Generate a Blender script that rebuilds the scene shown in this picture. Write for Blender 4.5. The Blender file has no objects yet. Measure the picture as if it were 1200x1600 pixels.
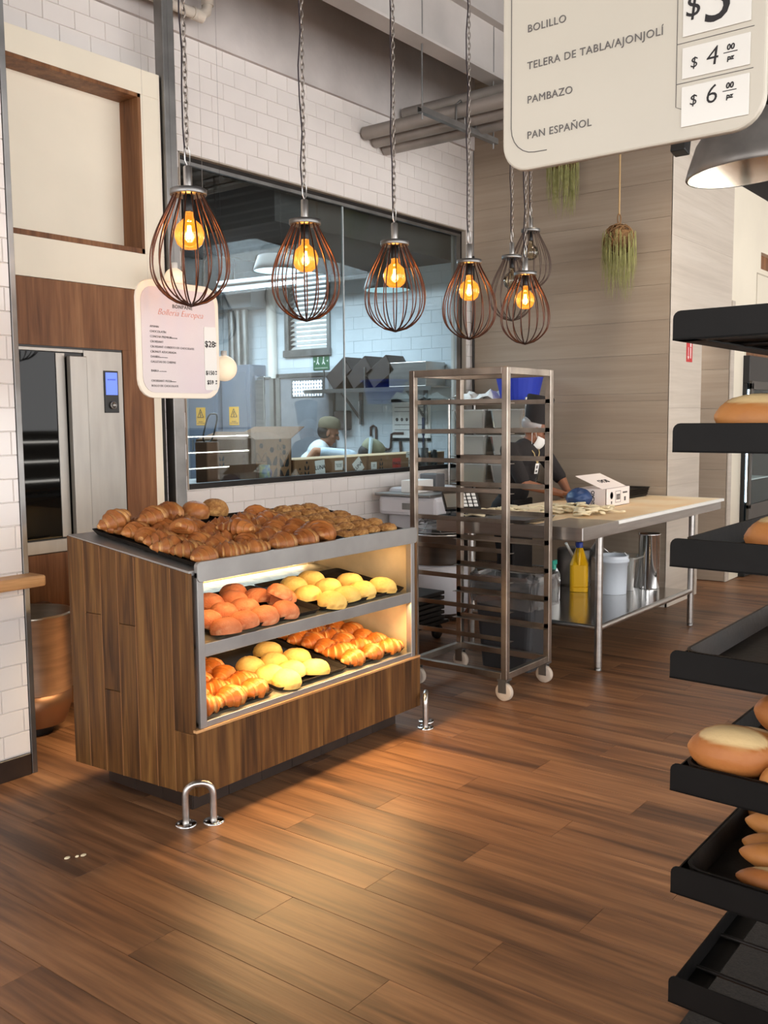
import bpy, bmesh, math, random
from math import sin, cos, pi, sqrt, radians
from mathutils import Vector, Matrix, Euler, Quaternion
V = Vector
rnd = random.Random(7)
SC = bpy.context.scene
COL = SC.collection
# ------------------------------------------------------------------ camera
EYE = V((0, 0, 1.55))
yaw, pit, rol = radians(37.68), radians(5.54), radians(-0.528)
FWD = V((cos(pit)*cos(yaw), cos(pit)*sin(yaw), -sin(pit)))
r0 = FWD.cross(V((0, 0, 1))).normalized(); u0 = r0.cross(FWD)
RGT = r0*cos(rol) + u0*sin(rol); UPV = -r0*sin(rol) + u0*cos(rol)
cd = bpy.data.cameras.new('camera'); cam = bpy.data.objects.new('camera', cd); COL.objects.link(cam)
m = Matrix((RGT, UPV, -FWD)).transposed().to_4x4(); m.translation = EYE; cam.matrix_world = m
cd.sensor_fit = 'VERTICAL'; cd.sensor_height = 36.0; cd.lens = 1495.4/1600*36.0; cd.clip_start = .05; cd.clip_end = 200
SC.camera = cam
def seen(p, mg=60):
    d = V(p) - EYE; z = d.dot(FWD)
    if z < .2: return False
    x = 600 + 1495.4*d.dot(RGT)/z; y = 800 - 1495.4*d.dot(UPV)/z
    return -mg < x < 1200 + mg and -mg < y < 1600 + mg
# ------------------------------------------------------------------ world, exposure, large lights
w = bpy.data.worlds.new('daylight'); SC.world = w; w.use_nodes = True
bg = w.node_tree.nodes['Background']; bg.inputs[0].default_value = (1, .992, .985, 1); bg.inputs[1].default_value = 4.6
vs = SC.view_settings; vs.view_transform = 'Standard'; vs.look = 'None'; vs.gamma = 1; vs.use_curve_mapping = False; vs.exposure = 0.08
SC.display_settings.display_device = 'sRGB'
cy = SC.cycles; cy.use_denoising = True; cy.max_bounces = 8; cy.diffuse_bounces = 4; cy.glossy_bounces = 4; cy.transmission_bounces = 8; cy.transparent_max_bounces = 12
cy.sample_clamp_indirect = 6; cy.caustics_reflective = False; cy.caustics_refractive = False
def area(name, loc, target, size, power, col, sy=None, spread=180):
    l = bpy.data.lights.new(name, 'AREA'); l.energy = power; l.color = col; l.size = size
    l.spread = radians(spread)
    if sy: l.shape = 'RECTANGLE'; l.size_y = sy
    o = bpy.data.objects.new(name, l); COL.objects.link(o); o.location = loc
    o.rotation_euler = (V(target) - V(loc)).to_track_quat('-Z', 'Y').to_euler(); return o
area('kitchen_tube_light', (6.2, 6.6, 2.9), (6.0, 6.6, 0), 2.4, 150, (.78, .9, 1), 1.6)
area('worktable_fill', (6.5, 2.5, 4.4), (6.5, 2.6, 0), .7, 22, (1, .86, .68), .7, 85)  # added fill to brighten the board top, no fixture above
area('passage_fill', (8.5, 3.6, 2.5), (8.7, 3.4, 0), .5, 9, (1, .9, .8), .5)  # added fill for the jamb, in place of light from the room beyond
# ------------------------------------------------------------------ helpers
def lin(c):
    return tuple(((x/255)/12.92 if x/255 <= .04045 else ((x/255 + .055)/1.055)**2.4) for x in c) + (1,)
class G:
    """collects shapes; build() links them as ONE mesh object"""
    def __init__(s): s.v = []; s.f = []; s.sm = []; s.a = []
    def add(s, vs, fs, smooth=False, att=None):
        b = len(s.v); s.v += [tuple(p) for p in vs]; s.f += [tuple(b + i for i in f) for f in fs]; s.sm += [smooth]*len(fs)
        s.a += (att if att else [0.0]*len(vs)); return s
    def box(s, a, b, rot=None, piv=None):
        (x0, y0, z0), (x1, y1, z1) = a, b
        p = [V((x, y, z)) for x in (x0, x1) for y in (y0, y1) for z in (z0, z1)]
        if rot is not None:
            c = V(piv) if piv is not None else V(((x0+x1)/2, (y0+y1)/2, (z0+z1)/2)); p = [rot @ (q - c) + c for q in p]
        return s.add(p, [(0,1,3,2),(4,6,7,5),(0,4,5,1),(2,3,7,6),(0,2,6,4),(1,5,7,3)])
    def hexa(s, bot, top):  # two quads
        return s.add(list(bot)+list(top), [(3,2,1,0),(4,5,6,7),(0,1,5,4),(1,2,6,5),(2,3,7,6),(3,0,4,7)])
    def tube(s, pts, r, n=8, closed=False, cap=True, smooth=True):
        pts = [V(p) for p in pts]; k = len(pts); rs = r if isinstance(r, (list, tuple)) else [r]*k
        vs = []; up = None
        for i, p in enumerate(pts):
            t = (pts[(i+1) % k] - pts[i-1]) if closed else (pts[min(i+1, k-1)] - pts[max(i-1, 0)])
            t = t.normalized() if t.length > 1e-9 else V((0, 0, 1))
            if up is None: up = t.orthogonal().normalized()
            up = (up - t*up.dot(t)); up = up.normalized() if up.length > 1e-6 else t.orthogonal().normalized()
            sd = t.cross(up)
            vs += [p + (up*cos(2*pi*j/n) + sd*sin(2*pi*j/n))*rs[i] for j in range(n)]
        fs = []
        for i in range(k if closed else k-1):
            for j in range(n):
                a, b = i*n+j, i*n+(j+1) % n; c, d = ((i+1) % k)*n+(j+1) % n, ((i+1) % k)*n+j
                fs.append((a, b, c, d))
        s.add(vs, fs, smooth)
        if cap and not closed: s.add(vs[:n], [tuple(range(n-1, -1, -1))]); s.add(vs[-n:], [tuple(range(n))])
        return s
    def lathe(s, prof, n=24, c=(0,0,0), smooth=True, M=None, cap=True):
        vs = []; fs = []; k = len(prof)
        for r, z in prof:
            for j in range(n):
                p = V((r*cos(2*pi*j/n), r*sin(2*pi*j/n), z)); p = M @ p if M is not None else p
                vs.append(p + V(c))
        for i in range(k-1):
            for j in range(n): fs.append((i*n+j, i*n+(j+1) % n, (i+1)*n+(j+1) % n, (i+1)*n+j))
        s.add(vs, fs, smooth)
        if not cap: return s
        if prof[0][0] > 1e-4: s.add(vs[:n], [tuple(range(n-1, -1, -1))])
        if prof[-1][0] > 1e-4: s.add(vs[-n:], [tuple(range(n))])
        return s
    def ball(s, c, r, nu=12, nv=8, M=None):
        R = r if isinstance(r, (tuple, list)) else (r, r, r); vs = []; fs = []
        for i in range(nv+1):
            a = pi*i/nv
            for j in range(nu):
                p = V((R[0]*sin(a)*cos(2*pi*j/nu), R[1]*sin(a)*sin(2*pi*j/nu), -R[2]*cos(a))); p = M @ p if M is not None else p
                vs.append(p + V(c))
        for i in range(nv):
            for j in range(nu): fs.append((i*nu+j, i*nu+(j+1) % nu, (i+1)*nu+(j+1) % nu, (i+1)*nu+j))
        return s.add(vs, fs, True)
    def prism(s, poly, O, ax, ay, th):  # polygon in plane O + u*ax + v*ay, extruded by vector th
        O, ax, ay, th = V(O), V(ax), V(ay), V(th); n = len(poly)
        a = [O + ax*u + ay*v for u, v in poly]; b = [p + th for p in a]
        return s.add(a + b, [tuple(range(n-1, -1, -1)), tuple(range(n, 2*n))] + [(i, (i+1) % n, n+(i+1) % n, n+i) for i in range(n)])
    def cap(s, p0, r0, p1, r1, n=10):  # tapered capsule
        p0, p1 = V(p0), V(p1); s.tube([p0, p1], [r0, r1], n, cap=False); s.ball(p0, r0, n, 6); return s.ball(p1, r1, n, 6)
    def mesh(s, name):
        me = bpy.data.meshes.new(name); me.from_pydata(s.v, [], s.f)
        me.polygons.foreach_set('use_smooth', s.sm)
        if any(s.a):
            at = me.attributes.new('mark', 'FLOAT', 'POINT'); at.data.foreach_set('value', s.a)
        bm = bmesh.new(); bm.from_mesh(me); bmesh.ops.recalc_face_normals(bm, faces=bm.faces); bm.to_mesh(me); bm.free(); return me
    def build(s, name, mt, parent=None, bev=0, seg=2):
        return link(name, s.mesh(name), mt, parent, bev, seg)
def link(name, me, mt, parent=None, bev=0, seg=2):
    o = bpy.data.objects.new(name, me); COL.objects.link(o)
    if mt is not None and not me.materials: me.materials.append(mt)
    if bev:
        b = o.modifiers.new('bevel', 'BEVEL'); b.width = bev; b.segments = seg; b.limit_method = 'ANGLE'; b.angle_limit = radians(40)
    if parent is not None: adopt(o, parent)
    return o
def origin(o):
    p = V((0, 0, 0)); q = o
    while q is not None: p = p + q.location; q = q.parent
    return p
WOFF = {}
def adopt(o, parent):
    o.parent = parent; off = WOFF.get(parent.name, V((0, 0, 0)))
    o.matrix_parent_inverse = Matrix.Translation(-off); WOFF[o.name] = V((0, 0, 0))
def tag(o, label=None, cat=None, group=None, kind=None):
    for k, v in (('label', label), ('category', cat), ('group', group), ('kind', kind)):
        if v: o[k] = v
    return o
def thing(name, label, cat, loc=(0, 0, 0), group=None):
    """an Empty at the thing's base; parts are authored in world coordinates when loc is the world base"""
    o = bpy.data.objects.new(name, None); COL.objects.link(o); o.location = loc; o.empty_display_size = .05
    WOFF[o.name] = V(loc); return tag(o, label, cat, group)
def struct(name, g, mt, bev=0, parent=None):
    o = g.build(name, mt, parent, bev)
    if parent is None: o['kind'] = 'structure'
    return o
def kids(o): return [c for c in ALLK.get(o.name, [])]
ALLK = {}
def index_kids():
    ALLK.clear()
    for o in COL.objects:
        if o.parent: ALLK.setdefault(o.parent.name, []).append(o)
def copy_tree(o, loc=None, rot=None, label=None, parent=None, scale=None):
    c = o.copy(); COL.objects.link(c)
    if parent is not None: c.parent = parent
    if loc is not None: c.location = loc
    if rot is not None: c.rotation_euler = rot
    if scale is not None: c.scale = scale
    if label: c['label'] = label
    for k in o.children: copy_tree(k, parent=c)
    return c
def bool_text(txt, size, mt, name, parent, M, shear=0, bold=0, align='CENTER', depth=.0004, space=1.0):
    """flat print: words as a thin mesh, placed by matrix M (x right, y up, z out)"""
    cu = bpy.data.curves.new('lettering', 'FONT'); cu.body = txt; cu.size = size; cu.shear = shear; cu.align_x = align; cu.align_y = 'CENTER'
    cu.offset = bold; cu.extrude = depth; cu.space_character = space; cu.resolution_u = 3
    o = bpy.data.objects.new('lettering', cu); COL.objects.link(o)
    dg = bpy.context.evaluated_depsgraph_get(); me = bpy.data.meshes.new_from_object(o.evaluated_get(dg), depsgraph=dg)
    bpy.data.objects.remove(o); bpy.data.curves.remove(cu); me.materials.clear(); me.transform(M)
    return link(name, me, mt, parent)
def frame(o, x, y):  # matrix from origin, x axis, y axis
    x, y = V(x).normalized(), V(y).normalized(); z = x.cross(y); mm = Matrix((x, y, z)).transposed().to_4x4(); mm.translation = V(o); return mm
def rrect(x0, y0, x1, y1, r, n=5):
    out = []
    for cx, cy, a in ((x1-r, y1-r, 0), (x0+r, y1-r, 90), (x0+r, y0+r, 180), (x1-r, y0+r, 270)):
        for i in range(n+1): t = radians(a + 90*i/n); out.append((cx + r*cos(t), cy + r*sin(t)))
    return out
# ------------------------------------------------------------------ materials
def mat(name, col, rough=.5, metal=0, var=0, vscale=8, bump=0, bscale=60, emit=None, es=0, trans=0, alpha=1, ior=1.45, spec=None, stretch=(1,1,1), coat=0, rand=0, col2=None):
    mt = bpy.data.materials.new(name); mt.use_nodes = True; nt = mt.node_tree; b = nt.nodes['Principled BSDF']; L = nt.links.new
    b.inputs['Base Color'].default_value = lin(col); b.inputs['Roughness'].default_value = rough; b.inputs['Metallic'].default_value = metal
    b.inputs['IOR'].default_value = ior
    if trans: b.inputs['Transmission Weight'].default_value = trans
    if alpha < 1: b.inputs['Alpha'].default_value = alpha
    if coat: b.inputs['Coat Weight'].default_value = coat; b.inputs['Coat Roughness'].default_value = .15
    if spec is not None: b.inputs['Specular IOR Level'].default_value = spec
    if emit: b.inputs['Emission Color'].default_value = lin(emit); b.inputs['Emission Strength'].default_value = es
    if var or bump or rand:
        tc = nt.nodes.new('ShaderNodeTexCoord'); mp = nt.nodes.new('ShaderNodeMapping'); L(tc.outputs['Object'], mp.inputs[0]); mp.inputs['Scale'].default_value = stretch
        oi = nt.nodes.new('ShaderNodeObjectInfo')
        cmb = nt.nodes.new('ShaderNodeMath'); cmb.operation = 'MULTIPLY'; cmb.inputs[1].default_value = 37.0; L(oi.outputs['Random'], cmb.inputs[0])
        cx = nt.nodes.new('ShaderNodeCombineXYZ'); [L(cmb.outputs[0], cx.inputs[i]) for i in range(3)]; L(cx.outputs[0], mp.inputs['Location'])
    if var or rand:
        nz = nt.nodes.new('ShaderNodeTexNoise'); nz.inputs['Scale'].default_value = vscale; nz.inputs['Detail'].default_value = 5; L(mp.outputs[0], nz.inputs[0])
        mx = nt.nodes.new('ShaderNodeMix'); mx.data_type = 'RGBA'
        c2 = col2 if col2 else tuple(x*(1 - var) for x in col)
        mx.inputs[6].default_value = lin(col); mx.inputs[7].default_value = lin(c2)
        mr = nt.nodes.new('ShaderNodeMapRange'); mr.inputs[1].default_value = .35; mr.inputs[2].default_value = .68; L(nz.outputs[0], mr.inputs[0]); L(mr.outputs[0], mx.inputs[0])
        last = mx.outputs[2]
        if rand:
            hs = nt.nodes.new('ShaderNodeHueSaturation'); vr = nt.nodes.new('ShaderNodeMapRange'); vr.inputs[3].default_value = 1 - rand; vr.inputs[4].default_value = 1 + rand
            L(oi.outputs['Random'], vr.inputs[0]); L(vr.outputs[0], hs.inputs['Value']); L(last, hs.inputs['Color']); last = hs.outputs[0]
        L(last, b.inputs['Base Color'])
    if bump:
        n2 = nt.nodes.new('ShaderNodeTexNoise'); n2.inputs['Scale'].default_value = bscale; n2.inputs['Detail'].default_value = 4; L(mp.outputs[0], n2.inputs[0])
        bp = nt.nodes.new('ShaderNodeBump'); bp.inputs['Strength'].default_value = bump; bp.inputs['Distance'].default_value = .01; L(n2.outputs[0], bp.inputs['Height']); L(bp.outputs[0], b.inputs['Normal'])
    return mt
def wood(name, c1, c2, c3, grain=(60, 3, 60), rough=.45, rand=.15, streak=.5, coat=0, fine=.45, spec=.28):
    """long-grained wood: noise stretched along one axis, two scales, per-plank shift"""
    mt = bpy.data.materials.new(name); mt.use_nodes = True; nt = mt.node_tree; b = nt.nodes['Principled BSDF']; L = nt.links.new; N = nt.nodes.new
    tc = N('ShaderNodeTexCoord'); oi = N('ShaderNodeObjectInfo'); mu = N('ShaderNodeMath'); mu.operation = 'MULTIPLY'; mu.inputs[1].default_value = 53.0; L(oi.outputs['Random'], mu.inputs[0])
    cx = N('ShaderNodeCombineXYZ'); [L(mu.outputs[0], cx.inputs[i]) for i in range(3)]
    ad = N('ShaderNodeVectorMath'); ad.operation = 'ADD'; L(tc.outputs['Object'], ad.inputs[0]); L(cx.outputs[0], ad.inputs[1])
    def nz(sc, det, dist):
        mp = N('ShaderNodeMapping'); mp.inputs['Scale'].default_value = sc; L(ad.outputs[0], mp.inputs[0]); n = N('ShaderNodeTexNoise'); n.inputs['Scale'].default_value = 1; n.inputs['Detail'].default_value = det
        n.inputs['Distortion'].default_value = dist; L(mp.outputs[0], n.inputs[0]); return n.outputs[0]
    a = nz(grain, 6, .6); c = nz(tuple(g*.22 for g in grain), 3, 1.2); d = nz(tuple(g*4 for g in grain), 2, 0)
    rp = N('ShaderNodeValToRGB'); e = rp.color_ramp.elements; e[0].position = .36; e[0].color = lin(c1); e[1].position = .66; e[1].color = lin(c3); x = e.new(.5); x.color = lin(c2)
    mx = N('ShaderNodeMath'); mx.operation = 'MULTIPLY_ADD'; mx.inputs[1].default_value = streak; L(c, mx.inputs[0])
    m2 = N('ShaderNodeMath'); m2.operation = 'MULTIPLY'; m2.inputs[1].default_value = 1 - streak; L(a, m2.inputs[0]); L(m2.outputs[0], mx.inputs[2]); L(mx.outputs[0], rp.inputs[0])
    hs = N('ShaderNodeHueSaturation'); vr = N('ShaderNodeMapRange'); vr.inputs[3].default_value = 1 - rand; vr.inputs[4].default_value = 1 + rand
    L(oi.outputs['Random'], vr.inputs[0]); L(vr.outputs[0], hs.inputs['Value']); L(rp.outputs[0], hs.inputs['Color'])
    fm = N('ShaderNodeMix'); fm.data_type = 'RGBA'; fm.blend_type = 'MULTIPLY'; fm.inputs[0].default_value = fine; L(hs.outputs[0], fm.inputs[6])
    fr = N('ShaderNodeMapRange'); fr.inputs[1].default_value = .3; fr.inputs[2].default_value = .6; fr.inputs[3].default_value = .55; L(d, fr.inputs[0]); L(fr.outputs[0], fm.inputs[7])
    b.inputs['Specular IOR Level'].default_value = spec; L(fm.outputs[2], b.inputs['Base Color']); b.inputs['Roughness'].default_value = rough
    bp = N('ShaderNodeBump'); bp.inputs['Strength'].default_value = .12*fine/.45; bp.inputs['Distance'].default_value = .004; L(d, bp.inputs['Height']); L(bp.outputs[0], b.inputs['Normal'])
    if coat: b.inputs['Coat Weight'].default_value = coat; b.inputs['Coat Roughness'].default_value = .25
    return mt
def baked(name, c1, c2, marked, rough=.5, vscale=14, bump=.25, bscale=90, spec=.4):
    """crust: two browned tones by noise, plus the colour of the marked dough stripes (vertex value 'mark')"""
    mt = mat(name, c1, rough, var=.3, vscale=vscale, bump=bump, bscale=bscale, col2=c2, rand=.1, spec=spec); nt = mt.node_tree; b = nt.nodes['Principled BSDF']
    src = b.inputs['Base Color'].links[0].from_socket; at = nt.nodes.new('ShaderNodeAttribute'); at.attribute_name = 'mark'
    mx = nt.nodes.new('ShaderNodeMix'); mx.data_type = 'RGBA'; nt.links.new(at.outputs['Fac'], mx.inputs[0]); nt.links.new(src, mx.inputs[6]); mx.inputs[7].default_value = lin(marked); nt.links.new(mx.outputs[2], b.inputs['Base Color']); return mt
TILE = mat('white_glazed_tile', (228, 221, 216), .2, rand=.012, var=.02, vscale=3)
GROUT = mat('grout', (204, 197, 192), .9)
CREAM = mat('cream_painted_panel', (238, 228, 208), .45, var=.03, vscale=2)
WHITE = mat('white_paint', (232, 226, 218), .5, var=.03, vscale=2)
STUCCO = mat('grey_stucco', (206, 198, 194), .9, var=.14, vscale=1.6, bump=.15, bscale=30)
WALNUT = wood('walnut_veneer', (98, 60, 35), (130, 86, 54), (154, 108, 72), (22, 22, 1.4), .5, .04, .5)
CASEWOOD = wood('case_plank_wood', (62, 38, 17), (97, 63, 30), (128, 91, 48), (34, 34, 1.8), .5, .1, .35)
FLOORW = wood('vinyl_floor_wood', (80, 52, 34), (128, 88, 58), (158, 114, 78), (22, 1.3, 22), .44, .13, .45, spec=.5)
GREYWOOD = wood('grey_wood_look_tile', (158, 141, 124), (166, 149, 131), (173, 157, 139), (14, .9, 22), .6, .02, .6, fine=.12)
LITWOOD = wood('lit_grey_wood_look_tile', (190, 178, 164), (200, 188, 174), (208, 197, 184), (.9, 14, 22), .6, .02, .6, fine=.1)  # lighter copy of the grey tile, light on the column face painted in
STEEL = mat('brushed_steel', (196, 192, 188), .3, 1, var=.08, vscale=3, stretch=(1, 1, 12))
OVENS = mat('oven_steel', (168, 164, 158), .48, 1, var=.06, vscale=3, stretch=(6, 1, 1))
STEEL2 = mat('dull_galvanised_steel', (150, 148, 146), .45, 1, var=.2, vscale=4)
SATIN = mat('satin_steel_band', (168, 166, 164), .42, .85, var=.1, vscale=5)
POLISH = mat('polished_steel', (222, 222, 222), .1, 1)
DARKM = mat('dark_metal', (50, 46, 44), .5, .6, var=.2)
BLACK = mat('black_enamel', (15, 13, 12), .5, 0, var=.35, vscale=9, bump=.06, bscale=40, spec=.18)
TRAYB = mat('black_baking_tray', (24, 21, 19), .6, .0, var=.5, vscale=12, col2=(40, 33, 28), bump=.08, bscale=60, spec=.25)
BLACKP = mat('black_plastic', (22, 22, 23), .4)
PIPE = mat('galvanised_pipe', (160, 151, 144), .5, .4, var=.15, vscale=3)
BEAM = mat('painted_steel_beam', (190, 183, 178), .6, var=.1, vscale=2)
DECK = mat('dark_ceiling_deck', (66, 58, 54), .8, var=.3, vscale=3)
CONCRETE = mat('concrete_column', (150, 148, 146), .8, var=.15, vscale=5)
DARKTILE = mat('dark_brown_kick_tile', (52, 40, 34), .35, var=.2, vscale=8, rand=.1)
COPPER = mat('copper_brown_wire', (84, 54, 42), .36, .8)
BROWNW = mat('grey_brown_wire', (96, 80, 72), .45, .7)
CHAINM = mat('steel_chain', (158, 148, 140), .35, .9)
CORDM = mat('dark_cord', (40, 30, 36), .7)
AMBER = mat('amber_bulb_glass', (255, 196, 110), .02, trans=1, ior=1.1, alpha=.55, emit=(255, 150, 40), es=.55)
CLEARB = mat('clear_bulb_glass', (235, 225, 205), .02, trans=1, ior=1.15, alpha=.4)
FILAM = mat('glowing_filament', (255, 200, 90), .5, emit=(255, 214, 120), es=26)
GLASS = mat('window_glass', (238, 246, 246), .0, trans=1, ior=1.0, alpha=1)
LEDM = mat('warm_led_strip', (255, 220, 150), .5, emit=(255, 196, 110), es=9)
CRUST = baked('croissant_crust', (178, 112, 58), (136, 76, 36), (232, 182, 118), .38)
CRUST2 = baked('golden_croissant_crust', (196, 112, 44), (164, 82, 28), (240, 190, 116), .38)
PINKC = baked('pink_sugar_crust', (212, 132, 88), (196, 110, 68), (226, 162, 118), .8, 22, .5, 150)
YELC = baked('vanilla_sugar_crust', (236, 200, 116), (228, 184, 94), (204, 150, 76), .8, 16, .35, 120)
COOKIE = baked('crumbly_oat_bun', (190, 140, 80), (142, 92, 48), (214, 168, 104), .8, 60, .8, 140)
BOLI = baked('bolillo_crust', (190, 128, 68), (156, 94, 46), (228, 200, 148), .5, 6, .2, 50)
DOUGH = mat('raw_dough', (238, 222, 186), .7, var=.1, vscale=10)
CARD = mat('brown_cardboard', (142, 104, 72), .85, var=.08, vscale=6)
PRINTK = mat('black_print', (36, 33, 34), .8)
PRINTG = mat('grey_print', (96, 92, 90), .8)
PRINTP = mat('rose_print', (214, 136, 112), .8)
PAPER = mat('white_paper', (238, 236, 232), .8)
SKIN = mat('skin_tone', (150, 100, 74), .55, var=.08, vscale=12)
HAIR = mat('dark_hair', (30, 24, 22), .6)
SHIRTK = mat('black_cotton', (38, 34, 34), .9, bump=.15, bscale=30)
def thin_glass(name, tint, refl=.9, rough=.0, base=.02, haze=0, hcol=(255, 255, 255), ior=1.45):
    """a thin clear sheet: passes light straight, mirrors by Fresnel, optional milky haze"""
    mt = bpy.data.materials.new(name); mt.use_nodes = True; nt = mt.node_tree; nt.nodes.remove(nt.nodes['Principled BSDF']); N = nt.nodes.new; L = nt.links.new
    out = nt.nodes['Material Output']; t = N('ShaderNodeBsdfTransparent'); t.inputs[0].default_value = lin(tint); g = N('ShaderNodeBsdfGlossy'); g.inputs['Roughness'].default_value = rough
    f = N('ShaderNodeFresnel'); f.inputs[0].default_value = ior; ml = N('ShaderNodeMath'); ml.operation = 'MULTIPLY_ADD'; ml.inputs[1].default_value = refl; ml.inputs[2].default_value = base; L(f.outputs[0], ml.inputs[0])
    mx = N('ShaderNodeMixShader'); L(ml.outputs[0], mx.inputs[0]); last = t.outputs[0]
    if haze:
        d = N('ShaderNodeBsdfDiffuse'); d.inputs[0].default_value = lin(hcol); h = N('ShaderNodeMixShader'); h.inputs[0].default_value = haze; L(t.outputs[0], h.inputs[1]); L(d.outputs[0], h.inputs[2]); last = h.outputs[0]
    L(last, mx.inputs[1]); L(g.outputs[0], mx.inputs[2]); L(mx.outputs[0], out.inputs[0]); return mt
GLASS = thin_glass('window_glass', (240, 247, 248), .2)
CLEARB = thin_glass('clear_bulb_glass', (240, 232, 214), .9, base=.05)
def bulb_glass(name):
    mt = thin_glass(name, (255, 228, 168), .7, base=.03, haze=.08, hcol=(255, 180, 80)); nt = mt.node_tree
    e = nt.nodes.new('ShaderNodeEmission'); e.inputs[0].default_value = lin((255, 160, 56)); e.inputs[1].default_value = .26
    a = nt.nodes.new('ShaderNodeAddShader'); out = nt.nodes['Material Output']; src = out.inputs[0].links[0].from_socket
    nt.links.new(src, a.inputs[0]); nt.links.new(e.outputs[0], a.inputs[1]); nt.links.new(a.outputs[0], out.inputs[0]); return mt
AMBER = bulb_glass('amber_bulb_glass')
CLEARP = thin_glass('clear_plastic_tub', (232, 232, 228), .8, rough=.12, base=.05, haze=.36, hcol=(228, 226, 220))
BAGP = thin_glass('clear_plastic_bag', (205, 205, 205), .9, rough=.08, base=.12, haze=.1)
OVENG = mat('dark_oven_glass', (14, 14, 14), .03, spec=.25)
# ------------------------------------------------------------------ setting: floor
g = G().box((-6, -6, -.1), (14, 12, -.005)); FL = struct('floor', g, FLOORW)
PL, PW = 1.22, .1790
pg = G(); bx = .0009
pg.add([(bx, bx, 0), (PW-bx, bx, 0), (PW-bx, PL-bx, 0), (bx, PL-bx, 0), (0, 0, -.003), (PW, 0, -.003), (PW, PL, -.003), (0, PL, -.003)],
       [(0,1,2,3), (4,5,1,0), (5,6,2,1), (6,7,3,2), (7,4,0,3)])
pm = pg.mesh('plank')
cand = []
for i in range(-2, 50):
    x = .557 + (i-5)*.18; off = (i*0.437) % 1 * PL
    for k in range(-2, 6):
        y = k*PL + off - 1.2
        if y > 4.6 or y + PL < -1.5: continue
        pts = [(x + a*PW, y + b*PL, 0) for a in (0, 1) for b in (0, .25, .5, .75, 1)]
        if any(seen(p, 30) for p in pts): cand.append((V((x+.09, y+.6, 0)).length, x, y))
cand.sort()
for _, x, y in cand[:296]:
    o = link('plank', pm, FLOORW, FL); o.location = (x, y, 0)
# ------------------------------------------------------------------ walls
YW = 4.75                       # face of the kitchen window wall
WX0, WX1, WZ0, WZ1 = 4.092, 7.385, 1.107, 3.222
g = G()
g.box((-5, YW+.008, 0), (WX0, YW+.16, 4.8)).box((WX1, YW+.008, 0), (7.52, YW+.16, 4.8)).box((WX0, YW+.008, 0), (WX1, YW+.16, WZ0)).box((WX0, YW+.008, WZ1), (WX1, YW+.16, 4.8))
WALLK = struct('wall_kitchen', g, GROUT)
g = G().box((-5, YW-.02, 3.932), (7.5, YW+.008, 4.8)); st = struct('trim_1', g, STUCCO); st.name = 'trim_1'
TW, TH = .202, .101
def tile_mesh(wd, h, ch=.0025, th=.007):
    t = G(); j = .0009
    t.add([(j, 0, j), (wd-j, 0, j), (wd-j, 0, h-j), (j, 0, h-j), (j+ch, -th, j+ch), (wd-j-ch, -th, j+ch), (wd-j-ch, -th, h-j-ch), (j+ch, -th, h-j-ch)],
          [(4,5,6,7), (0,1,5,4), (1,2,6,5), (2,3,7,6), (3,0,4,7)])
    return t.mesh('tile')
TM = {}
def lay_tiles(parent, y, x0, x1, z0, z1, holes=(), phase=0.0, zb=0.0, keep=None, rest=None):
    r = int(math.floor((z0 - zb)/TH + 1e-6)); n = 0
    while zb + r*TH < z1 - .004:
        a, b = max(z0, zb + r*TH), min(z1, zb + (r+1)*TH); sh = phase + (r % 2)*TW/2
        k = math.floor((x0 - sh)/TW)
        while sh + k*TW < x1 - .004:
            u, v = max(x0, sh + k*TW), min(x1, sh + (k+1)*TW)
            parts = [(u, v, a, b)]
            for hx0, hx1, hz0, hz1 in holes:
                nx = []
                for (p, q, c, d) in parts:
                    if q <= hx0 or p >= hx1 or d <= hz0 or c >= hz1: nx.append((p, q, c, d)); continue
                    if p < hx0: nx.append((p, hx0, c, d))
                    if q > hx1: nx.append((hx1, q, c, d))
                    if c < hz0: nx.append((max(p, hx0), min(q, hx1), c, hz0))
                    if d > hz1: nx.append((max(p, hx0), min(q, hx1), hz1, d))
                parts = nx
            for (p, q, c, d) in parts:
                if q - p < .012 or d - c < .012: continue
                if keep and not keep((p+q)/2, (c+d)/2):
                    if rest is not None:
                        j, e = .001, .0035
                        rest.add([(p+j, y+.008, c+j), (q-j, y+.008, c+j), (q-j, y+.008, d-j), (p+j, y+.008, d-j), (p+e, y+.001, c+e), (q-e, y+.001, c+e), (q-e, y+.001, d-e), (p+e, y+.001, d-e)], [(4,5,6,7), (0,1,5,4), (1,2,6,5), (2,3,7,6), (3,0,4,7)])
                    continue
                key = (round(q-p, 3), round(d-c, 3))
                if key not in TM: TM[key] = tile_mesh(*key)
                o = link('tile', TM[key], TILE, parent); o.location = (p, y + .008, c); n += 1
            k += 1
        r += 1
    return n
def vis_w(x, z):
    if not seen((x, YW, z), 10): return False
    if z > WZ0: return x > 3.9 or z > 3.58
    return (x > 3.9 and z > .85) or (x > 6.0 and z > .3)
rest_ = G()
nt_ = lay_tiles(WALLK, YW, 1.0, 7.5, .0, 3.93, [(WX0, WX1, WZ0, WZ1)], phase=.04, zb=WZ1 - 32*TH, keep=vis_w, rest=rest_)
tag(rest_.build('hidden_tiles', TILE, WALLK), kind='stuff')
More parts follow.
